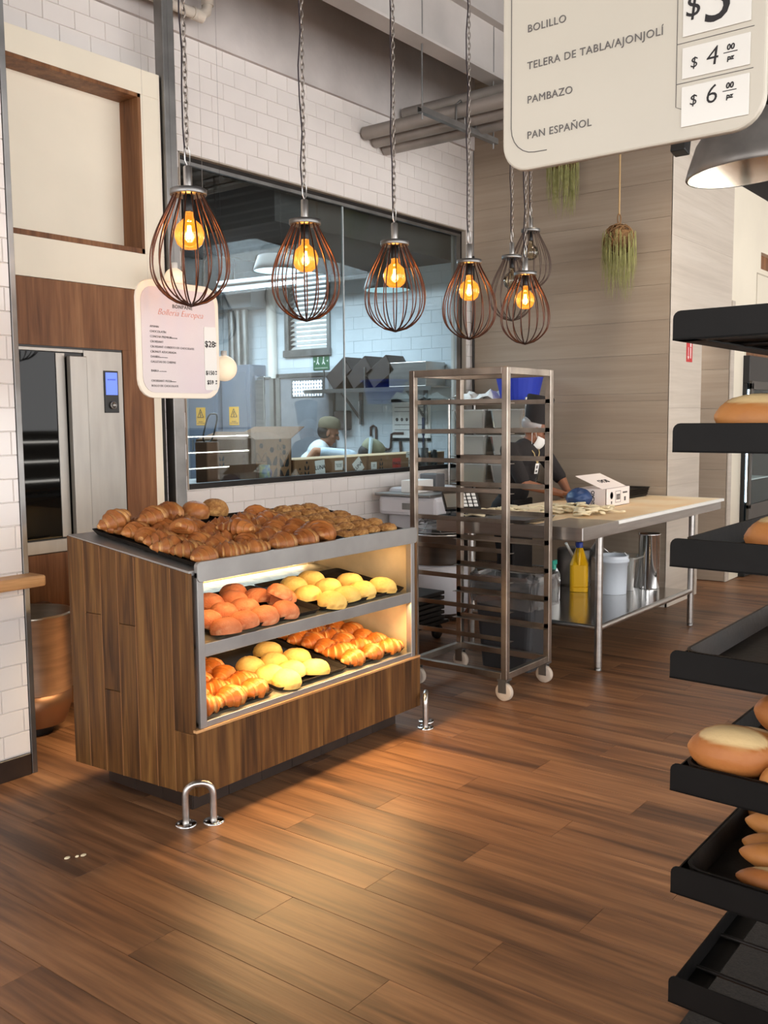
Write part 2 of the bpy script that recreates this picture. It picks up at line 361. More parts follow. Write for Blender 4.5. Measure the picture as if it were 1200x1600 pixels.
# kitchen window: reveal, frame, panes
WIN = struct('window_1', G().box((WX0, YW-.002, WZ1-.008), (WX1, YW+.13, WZ1)).box((WX1-.008, YW-.002, WZ0), (WX1, YW+.13, WZ1)).box((WX0, YW-.002, WZ0), (WX0+.008, YW+.13, WZ1)), mat('beige_reveal', (176, 164, 150), .7))
f = G(); yf0, yf1 = YW+.04, YW+.09; t = .035
f.box((WX0, yf0, WZ0), (WX1, yf1, WZ0+t)).box((WX0, yf0, WZ1-t), (WX1, yf1, WZ1)).box((WX0, yf0, WZ0), (WX0+.02, yf1, WZ1)).box((WX1-t, yf0, WZ0), (WX1, yf1, WZ1))
f.build('window_frame', DARKM, WIN, .002)
f = G().box((WX0+.02, yf0-.004, WZ1-t-.022), (WX1-t, yf0+.02, WZ1-t)).box((WX1-t-.06, yf0-.002, WZ0+t), (WX1-t, yf0+.02, WZ1-t)); f.build('glazing_bead', STEEL2, WIN)
SEAM = 5.748
for a, b in ((WX0+.02, SEAM-.003), (SEAM+.003, WX1-t-.05)):
    G().box((a, YW+.06, WZ0+t), (b, YW+.068, WZ1-t)).build('pane', GLASS, WIN)
G().box((SEAM-.004, YW+.058, WZ0+t), (SEAM+.004, YW+.07, WZ1-t)).build('glass_joint', mat('clear_silicone', (205, 212, 214), .3), WIN)
# right wall of wood-look tiles, column face, recess and the cream cabinet wall
XG, YC = 7.5, 2.90
WR = struct('wall_right', G().box((XG+.008, YC+.008, 0), (7.7, YW, 4.8)), CONCRETE)
pz = [0, .20, .40, .62, .82, .985, 1.2, 1.42, 1.68, 1.74, 2.05, 2.32, 2.6, 2.86, 3.12, 3.40, 3.68, 3.97, 4.24, 4.5, 4.8]
for a, b in zip(pz, pz[1:]):
    o = G().box((XG, YC+.001, a+.0007), (XG+.008, YW-.012, b-.0007)).build('plank_tile', GREYWOOD, WR, .0008, 1)
WC = struct('wall_column', G().box((XG+.008, YC+.008, 0), (8.22, YC+.3, 4.8)).box((8.22, YC+.008, 2.3), (8.98, YC+.3, 4.8)).box((8.992, YC+.012, 0), (9.06, YC+.3, 3.2)), CONCRETE)
qz = [0, .99, 1.2, 1.62, 2.3, 2.98, 3.66, 4.8]
for a, b in zip(qz, qz[1:]):
    G().box((XG, YC, a+.0004), (8.225 if a < 2.29 else 8.98, YC+.008, b-.0004)).build('plank_tile', LITWOOD, WC, .0008, 1)
g = G().box((XG-.012, YC-.014, 0), (8.03, YC, .085)).box((XG-.012, YC-.014, 0), (XG, YW, .085)); struct('baseboard_right', g, LITWOOD)
WN = struct('wall_passage', G().box((8.99, YC+.02, 0), (9.1, YC+1.6, 2.6)), CONCRETE)
nz_ = [0, .35, .7, 1.05, 1.25, 1.62, 1.98, 2.3]
for a, b in zip(nz_, nz_[1:]):
    G().box((8.98, YC+.004, a+.001), (8.99, YC+1.6, b-.001)).build('plank_tile', GREYWOOD, WN, .0015, 1)
g = G().box((8.98, YC-.006, 0), (9.07, YC+.01, 2.6)); struct('trim_2', g, LITWOOD)
g = G().box((9.07, YC, 0), (9.42, YC+.2, 3.65)).box((9.42, YC, 2.55), (13, YC+.2, 2.98)).box((9.42, YC, 2.98), (9.82, YC+.2, 3.65)).box((9.82, YC, 3.14), (13, YC+.2, 3.65)).box((8.98, YC, 2.5), (9.07, YC+.2, 3.65))
WCR = struct('wall_cream_cabinets', g, CREAM); WCR.name = 'wall_far_right'
G().box((9.82, YC+.06, 2.98), (13, YC+.16, 3.65)).build('niche_back', WALNUT, WCR)
G().box((9.42, YC+.02, 2.12), (13, YC+.18, 2.55)).build('veneer_panel', WALNUT, WCR)
fp = G()
for a, b in ((9.70, 9.712),): fp.box((a, YC-.004, 2.58), (b, YC, 2.93))
fp.box((9.70, YC-.004, 2.92), (13, YC, 2.932)); fp.build('panel_moulding', mat('cream_shadow_line', (190, 178, 158), .6), WCR)  # darker cream puts the moulding's shade into its colour
G().box((9.38, YC-.004, 0), (9.42, YC+.2, 2.55)).build('edge_strip', CREAM, WCR)
struct('trim_5', G().box((8.985, YC+.1, 3.65), (13, YC+.2, 4.8)), DARKM)
# side walls out of the picture, ceiling
struct('wall_left', G().box((-5, -6, 0), (-4.8, YW, .5)).box((-5, -6, 3.9), (-4.8, YW, 4.8)), WHITE)
struct('wall_far', G().box((13, -6, 0), (13.2, 4, 4.8)), WHITE)
CE = struct('ceiling', G().box((-5, -6, 4.78), (13.2, 10.2, 4.95)), DECK)
for i in range(22):
    x = 4.6 + i*.42
    G().hexa([(x, -6, 4.70), (x+.12, -6, 4.70), (x+.12, YW, 4.70), (x, YW, 4.70)], [(x-.05, -6, 4.78), (x+.17, -6, 4.78), (x+.17, YW, 4.78), (x-.05, YW, 4.78)]).build('deck_rib', DECK, CE)
# kitchen shell behind the window
XK = 7.62
g = G()
LY0, LY1, LZ0, LZ1 = 6.60, 7.16, 2.29, 3.34
g.box((XK, YW+.16, 0), (XK+.15, LY0, 4.8)).box((XK, LY1, 0), (XK+.15, 10, 4.8)).box((XK, LY0, 0), (XK+.15, LY1, LZ0)).box((XK, LY0, LZ1), (XK+.15, LY1, 4.8))
WKF = struct('wall_kitchen_far', g, mat('kitchen_grout', (196, 204, 210), .8))
KT = mat('bluish_kitchen_tile', (214, 222, 228), .18, var=.05, vscale=1.5, rand=.03)
kg = G(); r = 0
while .9 + r*.12 < 3.45:
    z = .9 + r*.12; y = 4.93 - (r % 2)*.12
    while y < 8.9:
        a, b = max(4.93, y), min(8.9, y+.24)
        if b > a + .02 and not (b > LY0-.03 and a < LY1+.03 and z+.12 > LZ0-.03 and z < LZ1+.03) and not (a < 7.32 and b > 6.55 and z < 2.1):
            kg.add([(XK-.001, a+.001, z+.001), (XK-.001, b-.001, z+.001), (XK-.001, b-.001, z+.119), (XK-.001, a+.001, z+.119), (XK-.003, a+.002, z+.002), (XK-.003, b-.002, z+.002), (XK-.003, b-.002, z+.118), (XK-.003, a+.002, z+.118)],
                   [(4,5,6,7), (0,1,5,4), (1,2,6,5), (2,3,7,6), (3,0,4,7)])
        y += .24
    r += 1
tag(kg.build('glazed_tiles', KT, WKF), kind='stuff')
struct('wall_kitchen_back', G().box((2.4, 9.9, 0), (XK+.15, 10.05, 4.8)), mat('kitchen_back_paint', (196, 204, 210), .7))
struct('wall_kitchen_side', G().box((2.3, YW+.16, 0), (2.45, 10, 4.8)), mat('kitchen_side_paint', (150, 156, 160), .7))
g = G().box((5.2, 5.0, 3.0), (7.62, 6.42, 3.32)); KS = struct('trim_3', g, mat('dark_kitchen_soffit', (84, 78, 76), .8))
struct('ceiling_kitchen', G().box((2.45, 5.6, 3.47), (XK, 9.9, 3.55)), DECK)
struct('trim_4', G().box((XK-.5, 5.0, 3.32), (XK, 6.45, 3.5)), STUCCO)
# louvre window in the far kitchen wall
LW = struct('window_2', G().box((XK-.02, LY0-.04, LZ0-.04), (XK+.1, LY0, LZ1+.04)).box((XK-.02, LY1, LZ0-.04), (XK+.1, LY1+.04, LZ1+.04)).box((XK-.04, LY0-.05, LZ0-.07), (XK+.1, LY1+.05, LZ0)).box((XK-.02, LY0, LZ1), (XK+.1, LY1, LZ1+.04)), STEEL2)
LV = mat('pale_louvre', (210, 208, 204), .5)
sl = G().box((-.03, 0, -.003), (.03, LY1-LY0, .003), Matrix.Rotation(radians(-32), 3, 'Y'), (0, 0, 0)).mesh('slat')
n = 21
for i in range(n):
    o = link('slat', sl, LV, LW); o.location = (XK+.06, LY0, LZ0 + (i+.5)*(LZ1-LZ0)/n)
G().box((XK+.13, LY0, LZ0), (XK+.135, LY1, LZ1)).build('daylight_pane', mat('glowing_daylight_pane', (255, 255, 255), .6, emit=(225, 240, 255), es=1.5), LW)  # glowing sheet behind the slats, emission standing in for daylight outside
# kitchen door
KD = struct('door_1', G().box((XK-.03, 6.56, 0), (XK-.006, 7.26, 2.0)), mat('grey_steel_door', (150, 152, 158), .45, .3, var=.06))
kf = G().box((XK-.05, 6.50, 0), (XK-.006, 6.56, 2.045)).box((XK-.05, 7.26, 0), (XK-.006, 7.32, 2.045)).box((XK-.05, 6.50, 2.0), (XK-.006, 7.32, 2.045)); kf.build('door_frame', STEEL2, KD, .003)
FRO = bpy.data.materials.new('glowing_patterned_glass'); FRO.use_nodes = True; nt = FRO.node_tree; b = nt.nodes['Principled BSDF']
vo = nt.nodes.new('ShaderNodeTexVoronoi'); vo.inputs['Scale'].default_value = 26; vo.inputs['Randomness'].default_value = .15; tc = nt.nodes.new('ShaderNodeTexCoord'); nt.links.new(tc.outputs['Object'], vo.inputs[0])
rp = nt.nodes.new('ShaderNodeValToRGB'); rp.color_ramp.elements[0].position = .28; rp.color_ramp.elements[0].color = lin((120, 124, 132)); rp.color_ramp.elements[1].position = .42; rp.color_ramp.elements[1].color = lin((250, 252, 255)); nt.links.new(vo.outputs['Distance'], rp.inputs[0])
nt.links.new(rp.outputs[0], b.inputs['Base Color']); nt.links.new(rp.outputs[0], b.inputs['Emission Color']); b.inputs['Emission Strength'].default_value = .9  # the pattern colour also emits, so the glass looks lit from behind
G().box((XK-.036, 6.66, 1.80), (XK-.028, 7.08, 1.965)).build('door_light', FRO, KD)
G().box((XK-.034, 6.64, 1.785), (XK-.031, 7.10, 1.98)).build('light_frame', STEEL2, KD)
G().box((XK-.06, 7.16, 1.0), (XK-.03, 7.2, 1.14)).build('door_handle', STEEL2, KD, .006)
# ------------------------------------------------------------------ left pier, ledge
YP, PX = 3.76, 2.312
WP = struct('wall_pier', G().box((-1.5, YP+.008, 0), (PX-.012, YP+.2, 4.8)), GROUT)
rest_ = G(); lay_tiles(WP, YP, -.6, PX-.014, .10, 4.7, phase=2.271-2*.202, zb=.0975-.1035+.003, keep=lambda x, z: x > 1.9 and seen((2.28, YP, z), 30), rest=rest_); tag(rest_.build('hidden_tiles', TILE, WP), kind='stuff')
G().box((PX-.014, YP-.004, .0), (PX+.012, YP+.2, 4.75)).build('corner_trim', STEEL2, WP, .002)
for i in range(6):
    G().box((PX-.016-(i+1)*.2, YP-.006, 0), (PX-.018-i*.2, YP+.008, .095)).build('kick_tile', DARKTILE, WP, .002, 1)
LEDGEW = wood('light_oak_edge', (176, 124, 76), (200, 150, 100), (218, 172, 124), (2, 30, 30), .4, .02, .4)
lg = G().box((.6, YP-.10, .845), (PX+.035, YP+.05, .895)); lg.build('ledge', LEDGEW, WP, .012, 3)
# ------------------------------------------------------------------ oven housing: cream surround with recess, veneer, oven
YH = 4.55
H = thing('oven_housing', 'tall oven surround, cream above and walnut veneer below, left of the kitchen window', 'cabinet', (3.2, YH, 0))
hx1 = 3.79
g = G(); rx0, rx1, rz0, rz1 = 2.30, 3.647, 2.515, 3.41
g.box((1.6, YH, 2.306), (hx1, YW, rz0)).box((1.6, YH, rz1), (hx1, YW, 3.55)).box((rx1, YH, rz0), (hx1, YW, rz1)).box((3.68, YH, 0), (3.735, YW, 2.306)).box((1.6, YH, rz0), (rx0, YW, rz1))
g.build('cream_panel', CREAM, H, .002)
G().box((rx0, YH+.16, rz0), (rx1, YH+.17, rz1)).build('recess_back', CREAM, H)
r = G(); t = .035
r.box((rx0, YH-.004, rz1-.022), (rx1, YH+.16, rz1)).box((rx1-.022, YH-.004, rz0), (rx1, YH+.16, rz1)).box((rx0, YH-.004, rz0), (rx1, YH+.16, rz0+.028)).build('recess_lining', WALNUT, H, .001)
ox0, ox1, oz0, oz1 = 2.62, 3.465, .845, 1.955
v = G().box((1.6, YH, oz1), (3.68, YH+.03, 2.304)).box((ox1, YH, 0), (3.68, YH+.03, oz1)).box((1.6, YH, 0), (ox1, YH+.03, oz0)); v.build('veneer_panel', WALNUT, H, .001)
G().box((3.742, YH+.02, 0), (3.775, YW, 3.46)).build('shadow_gap', DARKM, H)
O = thing('combi_oven', 'built-in stainless steel oven with dark glass door and blue screen', 'oven', (3.04, YH, .845))
G().box((ox0, YH+.006, oz0), (ox1, YH+.19, oz1)).build('body', BLACKP, O)
G().box((3.20, YH-.006, oz0+.006), (ox1-.01, YH+.02, oz1-.012)).build('control_panel', OVENS, O, .003)
for za, zb_ in ((1.925, oz1-.012), (oz0+.006, .92)): G().box((ox0+.004, YH-.012, za), (3.194, YH+.02, zb_)).build('door_rail', OVENS, O, .002)
G().box((ox0+.004, YH-.008, .928), (3.02, YH+.01, 1.92)).build('door_glass', OVENG, O)
G().box((3.02, YH-.014, .928), (3.075, YH+.01, 1.92)).build('door_stile', OVENS, O, .002)
G().box((3.08, YH-.055, .93), (3.186, YH-.02, 1.905)).box((3.12, YH-.03, 1.0), (3.15, YH, 1.04)).box((3.12, YH-.03, 1.8), (3.15, YH, 1.84)).build('handle', OVENS, O, .004)
ds = G().box((3.325, YH-.012, 1.60), (3.42, YH-.006, 1.835)).build('display', BLACKP, O, .002)
G().box((3.334, YH-.0135, 1.70), (3.412, YH-.0118, 1.825)).build('screen', mat('blue_lit_screen', (90, 120, 230), .3, emit=(98, 128, 238), es=.75), ds)
bool_text('BONPANE', .012, mat('screen_print', (60, 70, 150), .5), 'screen_lettering', ds, frame((3.373, YH-.0142, 1.785), (1, 0, 0), (0, 0, 1)))
kn = G().lathe([(.0215, 0), (.0215, .012), (.016, .014), (.016, .01), (0, .01)], 24, (3.375, YH-.012, 1.643), M=Matrix.Rotation(pi/2, 3, 'X')); kn.build('dial', STEEL2, ds)
# steel column and pipe by the housing
tag(G().box((3.80, YH-.03, 0), (3.885, YH+.045, 4.76)).build('steel_post', STEEL2, None, .004), 'grey square steel post at the right edge of the oven surround', 'post')
tag(G().tube([(2.4, 4.62, 4.02), (4.17, 4.62, 4.02), (4.235, 4.62, 4.06), (4.245, 4.62, 4.12), (4.245, 4.62, 4.75)], .032, 12).tube([(4.12, 4.62, 4.02), (4.2, 4.62, 4.02)], .038, 12).tube([(4.245, 4.62, 4.1), (4.245, 4.62, 4.16)], .038, 12).build('drain_pipe', mat('cream_wrapped_pipe', (208, 196, 182), .8, var=.1, bump=.3, bscale=40), None),
    'cream wrapped pipe elbow high on the grey wall above the post', 'pipe')
# beam and pipes
B = thing('steel_beam', 'pale painted steel I beam running under the dark ceiling', 'beam', (6, 3.87, 4.05))
G().box((1, 3.79, 4.05), (XG+.0, 3.94, 4.068)).build('lower_flange', BEAM, B)
G().box((1, 3.858, 4.068), (XG, 3.872, 4.44)).build('web', BEAM, B)
G().box((1, 3.79, 4.44), (XG, 3.94, 4.46)).box((1, 3.85, 4.46), (XG, 3.88, 4.79)).build('upper_flange', BEAM, B)
rows = [(5.93, 3.73), (6.06, 3.70), (6.19, 3.67)]
for i, (x, z) in enumerate(rows):
    nm = ('leftmost', 'middle', 'rightmost')[i]
    tag(G().tube([(x, YW-.02, z), (x, -5.5, z)], .05, 14).build('ceiling_pipe', PIPE, None), f'grey ceiling pipe ending at the white tile, {nm} of the lower three', 'pipe', 'pipes under the ceiling')
for i, (x, z) in enumerate([(6.5, 3.86), (6.63, 3.83), (6.4, 3.98)]):
    nm = ('first', 'second', 'third')[i]
    tag(G().tube([(x, YW-.05, z), (x, -5.5, z)], .045, 12).build('ceiling_pipe', PIPE, None), f'grey ceiling pipe of the upper bundle, {nm} from the left', 'pipe', 'pipes under the ceiling')
S = thing('pipe_hanger', 'galvanised channel hung on thin rods under the ceiling pipes', 'pipe hanger', (6.0, 3.86, 3.6))
G().box((5.43, 3.84, 3.60), (6.42, 3.88, 3.605)).box((5.43, 3.84, 3.605), (6.42, 3.844, 3.64)).box((5.43, 3.876, 3.605), (6.42, 3.88, 3.64)).build('channel', STEEL2, S)
for x in (5.46, 6.38): G().tube([(x, 3.86, 3.56), (x, 3.86, 4.78)], .006, 8).build('rod', STEEL2, S)
for x in (5.93, 6.19): G().tube([(x-.06, 3.86, 3.62), (x-.055, 3.86, 3.76), (x, 3.86, 3.80), (x+.055, 3.86, 3.76), (x+.06, 3.86, 3.62)], .008, 6).build('clamp', STEEL2, S)
for i, x in enumerate((6.62, 6.74)):
    tag(G().tube([(x, 3.4, 3.76), (x, 3.4, 4.79)], .007, 8).build('hanging_rod', STEEL2, None), f'thin threaded rod hanging to the upper pipe bundle, {"left" if i == 0 else "right"} of two', 'rod')
tag(G().tube([(6.9, 2.2, 4.35), (12.9, 2.2, 4.35)], .16, 16).build('ceiling_duct', mat('dark_duct', (92, 84, 80), .6, .3, var=.3, bump=.3, bscale=20)), 'round dark ribbed duct under the ceiling right of the beam', 'duct')
# ------------------------------------------------------------------ the display case
CX0, CX1, CY0, CY1, TS = 2.385, 3.868, 2.78, 3.49, .14
def tz(z0, y): return z0 + TS*(y - 2.80)
K = thing('display_case', 'walnut and steel pastry display case with two lit shelves in the room centre', 'display case', (3.1, 3.1, 0))
EDGEB = mat('plank_edge', (146, 102, 62), .6)
# left side of seven vertical boards, leaning out a little at the back, with one spliced board
SKX = -.045
def side_plank(y0, y1, z0, z1, name='plank'):
    a = [(CX0 + SKX*(y-CY0)/.71 + dx, y, z) for (y, dx, z) in ((y0, 0, z0), (y0, .018, z0), (y1, .018, z0), (y1, 0, z0))]
    top = [(p[0], p[1], (z1 if z1 < .9 else .972 + .105*(p[1]-CY0)/.71)) for p in a]
    return G().hexa(a, top).build(name, CASEWOOD, K, .002, 1)
ys = [CY0 + .001 + i*(CY1-CY0)/7.0 for i in range(8)]
for i in range(7):
    a, b = ys[i] + .0006, ys[i+1] - .0006
    if i == 0: side_plank(a, b, .10, .345); side_plank(a, b, .346, .98)
    elif i == 3: side_plank(a, b, .10, .735); side_plank(a, b, .737, .98)
    elif i == 4: side_plank(a, b, .10, .45); side_plank(a, b, .452, .98)
    elif i == 5: side_plank(a, b, .10, .76); side_plank(a, b, .762, .98)
    else: side_plank(a, b, .10, .98)
for i in range(1, 7):
    y = ys[i]; xx = CX0 + SKX*(y-CY0)/.71
    G().hexa([(xx-.0006, y-.0011, .10), (xx+.01, y-.0011, .10), (xx+.01, y+.0011, .10), (xx-.0006, y+.0011, .10)], [(xx-.0006, y-.0011, .97+.105*(y-CY0)/.71), (xx+.01, y-.0011, .97), (xx+.01, y+.0011, .97), (xx-.0006, y+.0011, .97+.105*(y-CY0)/.71)]).build('edge_band', EDGEB, K)
# right side, mirrored in one board, and the low front boards
G().hexa([(CX1-.018, CY0, .1), (CX1, CY0, .1), (CX1, CY1, .1), (CX1-.018, CY1, .1)], [(CX1-.018, CY0, .972), (CX1, CY0, .972), (CX1, CY1, 1.075), (CX1-.018, CY1, 1.075)]).build('side_board', CASEWOOD, K, .002, 1)
fx = [CX0 + .004, 2.73, 3.12, 3.49, 3.718, CX1 - .001]
for a, b in zip(fx, fx[1:]): G().box((a+.0004, CY0-.016, .10), (b-.0004, CY0+.004, .352)).build('front_plank', CASEWOOD, K, .0015, 1)
G().box((CX0+.002, CY0-.018, .352), (CX1-.002, CY0+.02, .362)).build('lit_front_edge', LEDGEW, K, .001)  # pale oak colour stands in for the lip's orange lit edge
# inner shell
INN = mat('pale_steel_inside', (222, 200, 160), .5, .25, var=.12, vscale=6)
for xa in (CX0+.02, CX1-.03): G().box((xa, CY0+.03, .12), (xa+.01, CY1, .96)).build('inner_side', INN, K)
G().box((CX0+.03, CY1-.02, .12), (CX1-.03, CY1-.005, .70)).build('inner_back', INN, K)
kk = G().box((2.455, 2.878, 0), (3.80, 3.415, .11)).build('kick_base', DARKTILE, K)
for i in range(7):
    x = 2.456 + i*.192
    G().box((x, 2.872, .002), (min(x+.19, 3.80), 2.879, .108)).build('kick_tile', DARKTILE, kk, .001, 1)
for i in range(3):
    y = 2.874 + i*.18
    G().box((2.449, y, .002), (2.456, y+.178, .108)).build('kick_tile', DARKTILE, kk, .001, 1)
# steel frame
for xa, xb in ((CX0+.03, CX0+.062), (CX1-.068, CX1-.038)): G().box((xa, CY0-.012, .362), (xb, CY0+.02, .975)).build('front_post', SATIN, K, .002)
fb = G().prism(rrect(CX0+.03, .936, CX1-.02, 1.014, .018), (0, CY0-.016, 0), (1, 0, 0), (0, 0, 1), (0, .02, 0)); fb.build('top_band', SATIN, K, .001)
def tilted(x0, x1, y0, y1, z0, th):
    return [(x0, y0, tz(z0, y0)-th), (x1, y0, tz(z0, y0)-th), (x1, y1, tz(z0, y1)-th), (x0, y1, tz(z0, y1)-th)], [(x0, y0, tz(z0, y0)), (x1, y0, tz(z0, y0)), (x1, y1, tz(z0, y1)), (x0, y1, tz(z0, y1))]
tq = tilted(CX0+.004, CX1-.002, CY0+.004, CY1, .984, .02)
for q_ in tq: q_[3] = (q_[3][0]+SKX, q_[3][1], q_[3][2])
G().hexa(*tq).build('top_plate', SATIN, K, .002)
SHELFM = mat('worn_steel_shelf', (200, 188, 160), .4, .5, var=.3, vscale=20)
G().hexa(*tilted(CX0+.03, CX1-.03, CY0+.004, CY1-.02, .688, .012)).build('upper_shelf', SHELFM, K)
G().hexa(*tilted(CX0+.03, CX1-.03, CY0+.004, CY1-.02, .384, .012)).build('lower_shelf', SHELFM, K)
G().box((CX0+.06, CY0-.010, .640), (CX1-.066, CY0+.006, .692)).build('shelf_rail', SATIN, K, .002)
G().box((CX0+.06, CY0-.010, .362), (CX1-.066, CY0+.006, .386)).build('lower_lip', SATIN, K, .002)
bk = G().box((CX0+.03, CY1-.045, .76), (CX1-.03, CY1-.025, .785)).box((3.80-.02, CY1-.05, .76), (3.80+.02, CY1-.02, 1.06)).box((CX0+.03, CY1-.05, .76), (CX0+.06, CY1-.02, 1.06)); bk.build('back_rail', INN, K, .002)
for nm, y, z in (('led_strip', CY0+.035, .957), ('led_strip', CY0+.035, .664)):
    G().box((CX0+.08, y, z-.008), (CX1-.08, y+.016, z)).build(nm, LEDM, K)
def case_lamp(name, y, z, pw, ty, tz_, spread=180, col=(1, .66, .31)):
    area(name, (3.12, y, z), (3.12, ty, tz_), 1.28, pw, col, .03, spread)
case_lamp('upper_shelf_lamp', CY0+.06, .930, 2.6, CY0+.26, .62)
case_lamp('lower_shelf_lamp', CY0+.055, .63, 2.7, CY0+.26, .36)
case_lamp('case_spill_lamp', CY0+.012, .625, 13.0, CY0-.5, 0)
case_lamp('case_back_lamp', CY1-.02, .944, 11.0, CY1+.16, 0, 95, (1, .74, .45))
# ------------------------------------------------------------------ trays
def tray(name, label, x0, x1, y0, y1, z0, slope=True, mt=TRAYB, h=.022, group=None):
    g = G(); t = .012; T = (lambda y: tz(z0, y)) if slope else (lambda y: z0)
    def ring(ins, dz): return [(x, y, T(y)+dz) for x, y in rrect(x0+ins, y0+ins, x1-ins, y1-ins, .02, 3)]
    rings = [ring(.014, .002), ring(.0, h), ring(.004, h), ring(.017, .005)]
    n = len(rings[0]); vs = sum(rings, []); fs = [tuple(range(n-1, -1, -1)), tuple(3*n+i for i in range(n))]
    for k in range(3):
        for i in range(n): fs.append((k*n+i, k*n+(i+1) % n, (k+1)*n+(i+1) % n, (k+1)*n+i))
    g.add(vs, fs)
    return tag(g.build(name, mt), label, 'tray', group)
GT = 'baking trays in the display case'
for i, (lb) in enumerate(('left black tray of croissants on top of the display case', 'middle black tray of croissants on top of the display case', 'right black tray of crumbly buns on top of the display case')):
    tray('baking_tray', lb, 2.432 + i*.459, 2.432 + (i+1)*.459 - .004, 2.805, 3.455, .985, group=GT)
tray('baking_tray', 'black tray of pink sugar buns on the upper lit shelf', 2.54, 3.165, 2.80, 3.24, .690, group=GT)
tray('baking_tray', 'black tray of yellow sugar buns on the upper lit shelf', 3.172, 3.797, 2.80, 3.245, .690, group=GT)
tray('baking_tray', 'left black croissant tray on the lower lit shelf', 2.42, 2.862, 2.80, 3.44, .386, group=GT)
tray('baking_tray', 'middle black tray half filled with yellow buns on the lower lit shelf', 2.89, 3.345, 2.80, 3.44, .386, group=GT)
tray('baking_tray', 'right black croissant tray on the lower lit shelf', 3.352, 3.797, 2.80, 3.44, .386, group=GT)
# ------------------------------------------------------------------ pastry shapes
def croissant(seed, L=.15, R=.036, bend=.9, nseg=7):
    r = random.Random(seed); n = 64; m_ = 14; vs = []; fs = []; att = []
    for i in range(n+1):
        t = -1 + 2*i/n; a = t*bend*.5; rad = L/bend
        c = V((rad*sin(a), rad*(1-cos(a)) - .01, 0)); tan = V((cos(a), sin(a), 0)); nrm = V((-sin(a), cos(a), 0))
        ph = (t*.5+.5)*nseg; fr_ = ph - math.floor(ph); st = abs(fr_ - .5)*2       # steps outwards from the middle
        sg = fr_ if t < 0 else 1 - fr_
        env = max(0, 1 - abs(t)**1.55)**.85
        rr = R*(.15 + .85*env)*(.73 + .40*sg)*(1 if abs(t) < .999 else .2)
        for j in range(m_):
            b = 2*pi*j/m_; y, z = rr*1.12*cos(b), rr*.92*sin(b)
            z = max(z, -rr*.55)
            p = c + nrm*y + V((0, 0, z + R*.55)); p += V((r.uniform(-1, 1), r.uniform(-1, 1), r.uniform(-1, 1)))*.0012
            vs.append(p); att.append(.85 if (sg < .2 and z > -rr*.4 and env > .1) else (.25 if sg < .36 else 0))
    for i in range(n):
        for j in range(m_): fs.append((i*m_+j, i*m_+(j+1) % m_, (i+1)*m_+(j+1) % m_, (i+1)*m_+j))
    g = G(); g.add(vs, fs, True, att); g.add(vs[:m_], [tuple(range(m_))], True, att[:m_]); g.add(vs[-m_:], [tuple(range(m_))], True, att[-m_:])
    return g.mesh('croissant')
def bun(seed, R=.058, h=.04, rough=.0012, lobes=0, flat=.3, crack=.3):
    r = random.Random(seed); nu, nv = 26, 9; vs = []; att = []; fs = []
    ph = [r.uniform(0, 6.3) for _ in range(6)]
    for i in range(nv+1):
        a = pi*.5*(i/nv) if i else 0
        for j in range(nu):
            b = 2*pi*j/nu; k = 1 + .03*sin(2*b+ph[0]) + .02*sin(3*b+ph[1])
            rr = R*k*cos(a)**.75 if i < nv else R*.02; z = h*sin(a)**.95
            if i == 0: rr *= .93
            q = r.uniform(-1, 1)*rough
            vs.append((rr*cos(b)+q, rr*sin(b)+q, z + .004 + (r.uniform(-1, 1)*rough if i else -.004)))
            att.append(.9 if i == 1 and r.random() < .5 else (crack if r.random() < .1 else 0))
    for i in range(nv):
        for j in range(nu): fs.append((i*nu+j, i*nu+(j+1) % nu, (i+1)*nu+(j+1) % nu, (i+1)*nu+j))
    g = G(); g.add(vs, fs, True, att); g.add(vs[:nu], [tuple(range(nu))], False, att[:nu]); g.add(vs[-nu:], [tuple(range(nu))], True, att[-nu:]); return g.mesh('sweet_bun')
def bolillo(seed, L=.15, R=.042, slit=True):
    r = random.Random(seed); n, m_ = 56, 40; vs = []; fs = []; att = []
    for i in range(n+1):
        t = -1 + 2*i/n; e = max(0, 1 - abs(t)**2.2)**.6; tip = math.exp(-((abs(t)-1)/.07)**2)*.22
        rr = R*max(e*.98, tip) if abs(t) < .999 else R*.08
        for j in range(m_):
            b = 2*pi*j/m_; y, z = rr*cos(b), rr*.86*sin(b); z = max(z, -rr*.62); w_ = 0
            if slit and abs(t) < .74:
                d = abs(b - (pi*.40 + .09 + .09*t)); wd = .62*max(0, 1-(abs(t)/.75)**3)**.5
                w_ = min(1, max(0, (wd + .10 - d)/.16)); k_ = 1 - .04*w_ + .045*math.exp(-((d-wd-.12)/.12)**2)*(wd > .1); y *= k_; z *= k_
            vs.append((t*L/2 + r.uniform(-1, 1)*.0006, y, z + R*.53)); att.append(w_*.85)
    for i in range(n):
        for j in range(m_): fs.append((i*m_+j, i*m_+(j+1) % m_, (i+1)*m_+(j+1) % m_, (i+1)*m_+j))
    g = G(); g.add(vs, fs, True, att); g.add(vs[:m_], [tuple(range(m_))], True, att[:m_]); g.add(vs[-m_:], [tuple(range(m_))], True, att[-m_:]); return g.mesh('bread_roll')
CR = [croissant(i, .176 + .008*(i % 3), .047 + .002*(i % 2), .8 + .3*(i % 3), 6 + i % 2) for i in range(4)]
CR2 = [m_.copy() for m_ in CR]
def put(name, me, mt, p, rz, label, cat, group, rx=0, ry=0, sc=1):
    o = link(name, me, mt); o.location = p; o.rotation_euler = (rx, ry, rz); o.scale = (sc,)*3
    if name.startswith('croissant') or 'bun' in name: pass
    return tag(o, label, cat, group)
TILT = math.atan(TS)
ORD = ('first', 'second', 'third', 'fourth', 'fifth', 'sixth', 'seventh', 'eighth', 'ninth', 'tenth')
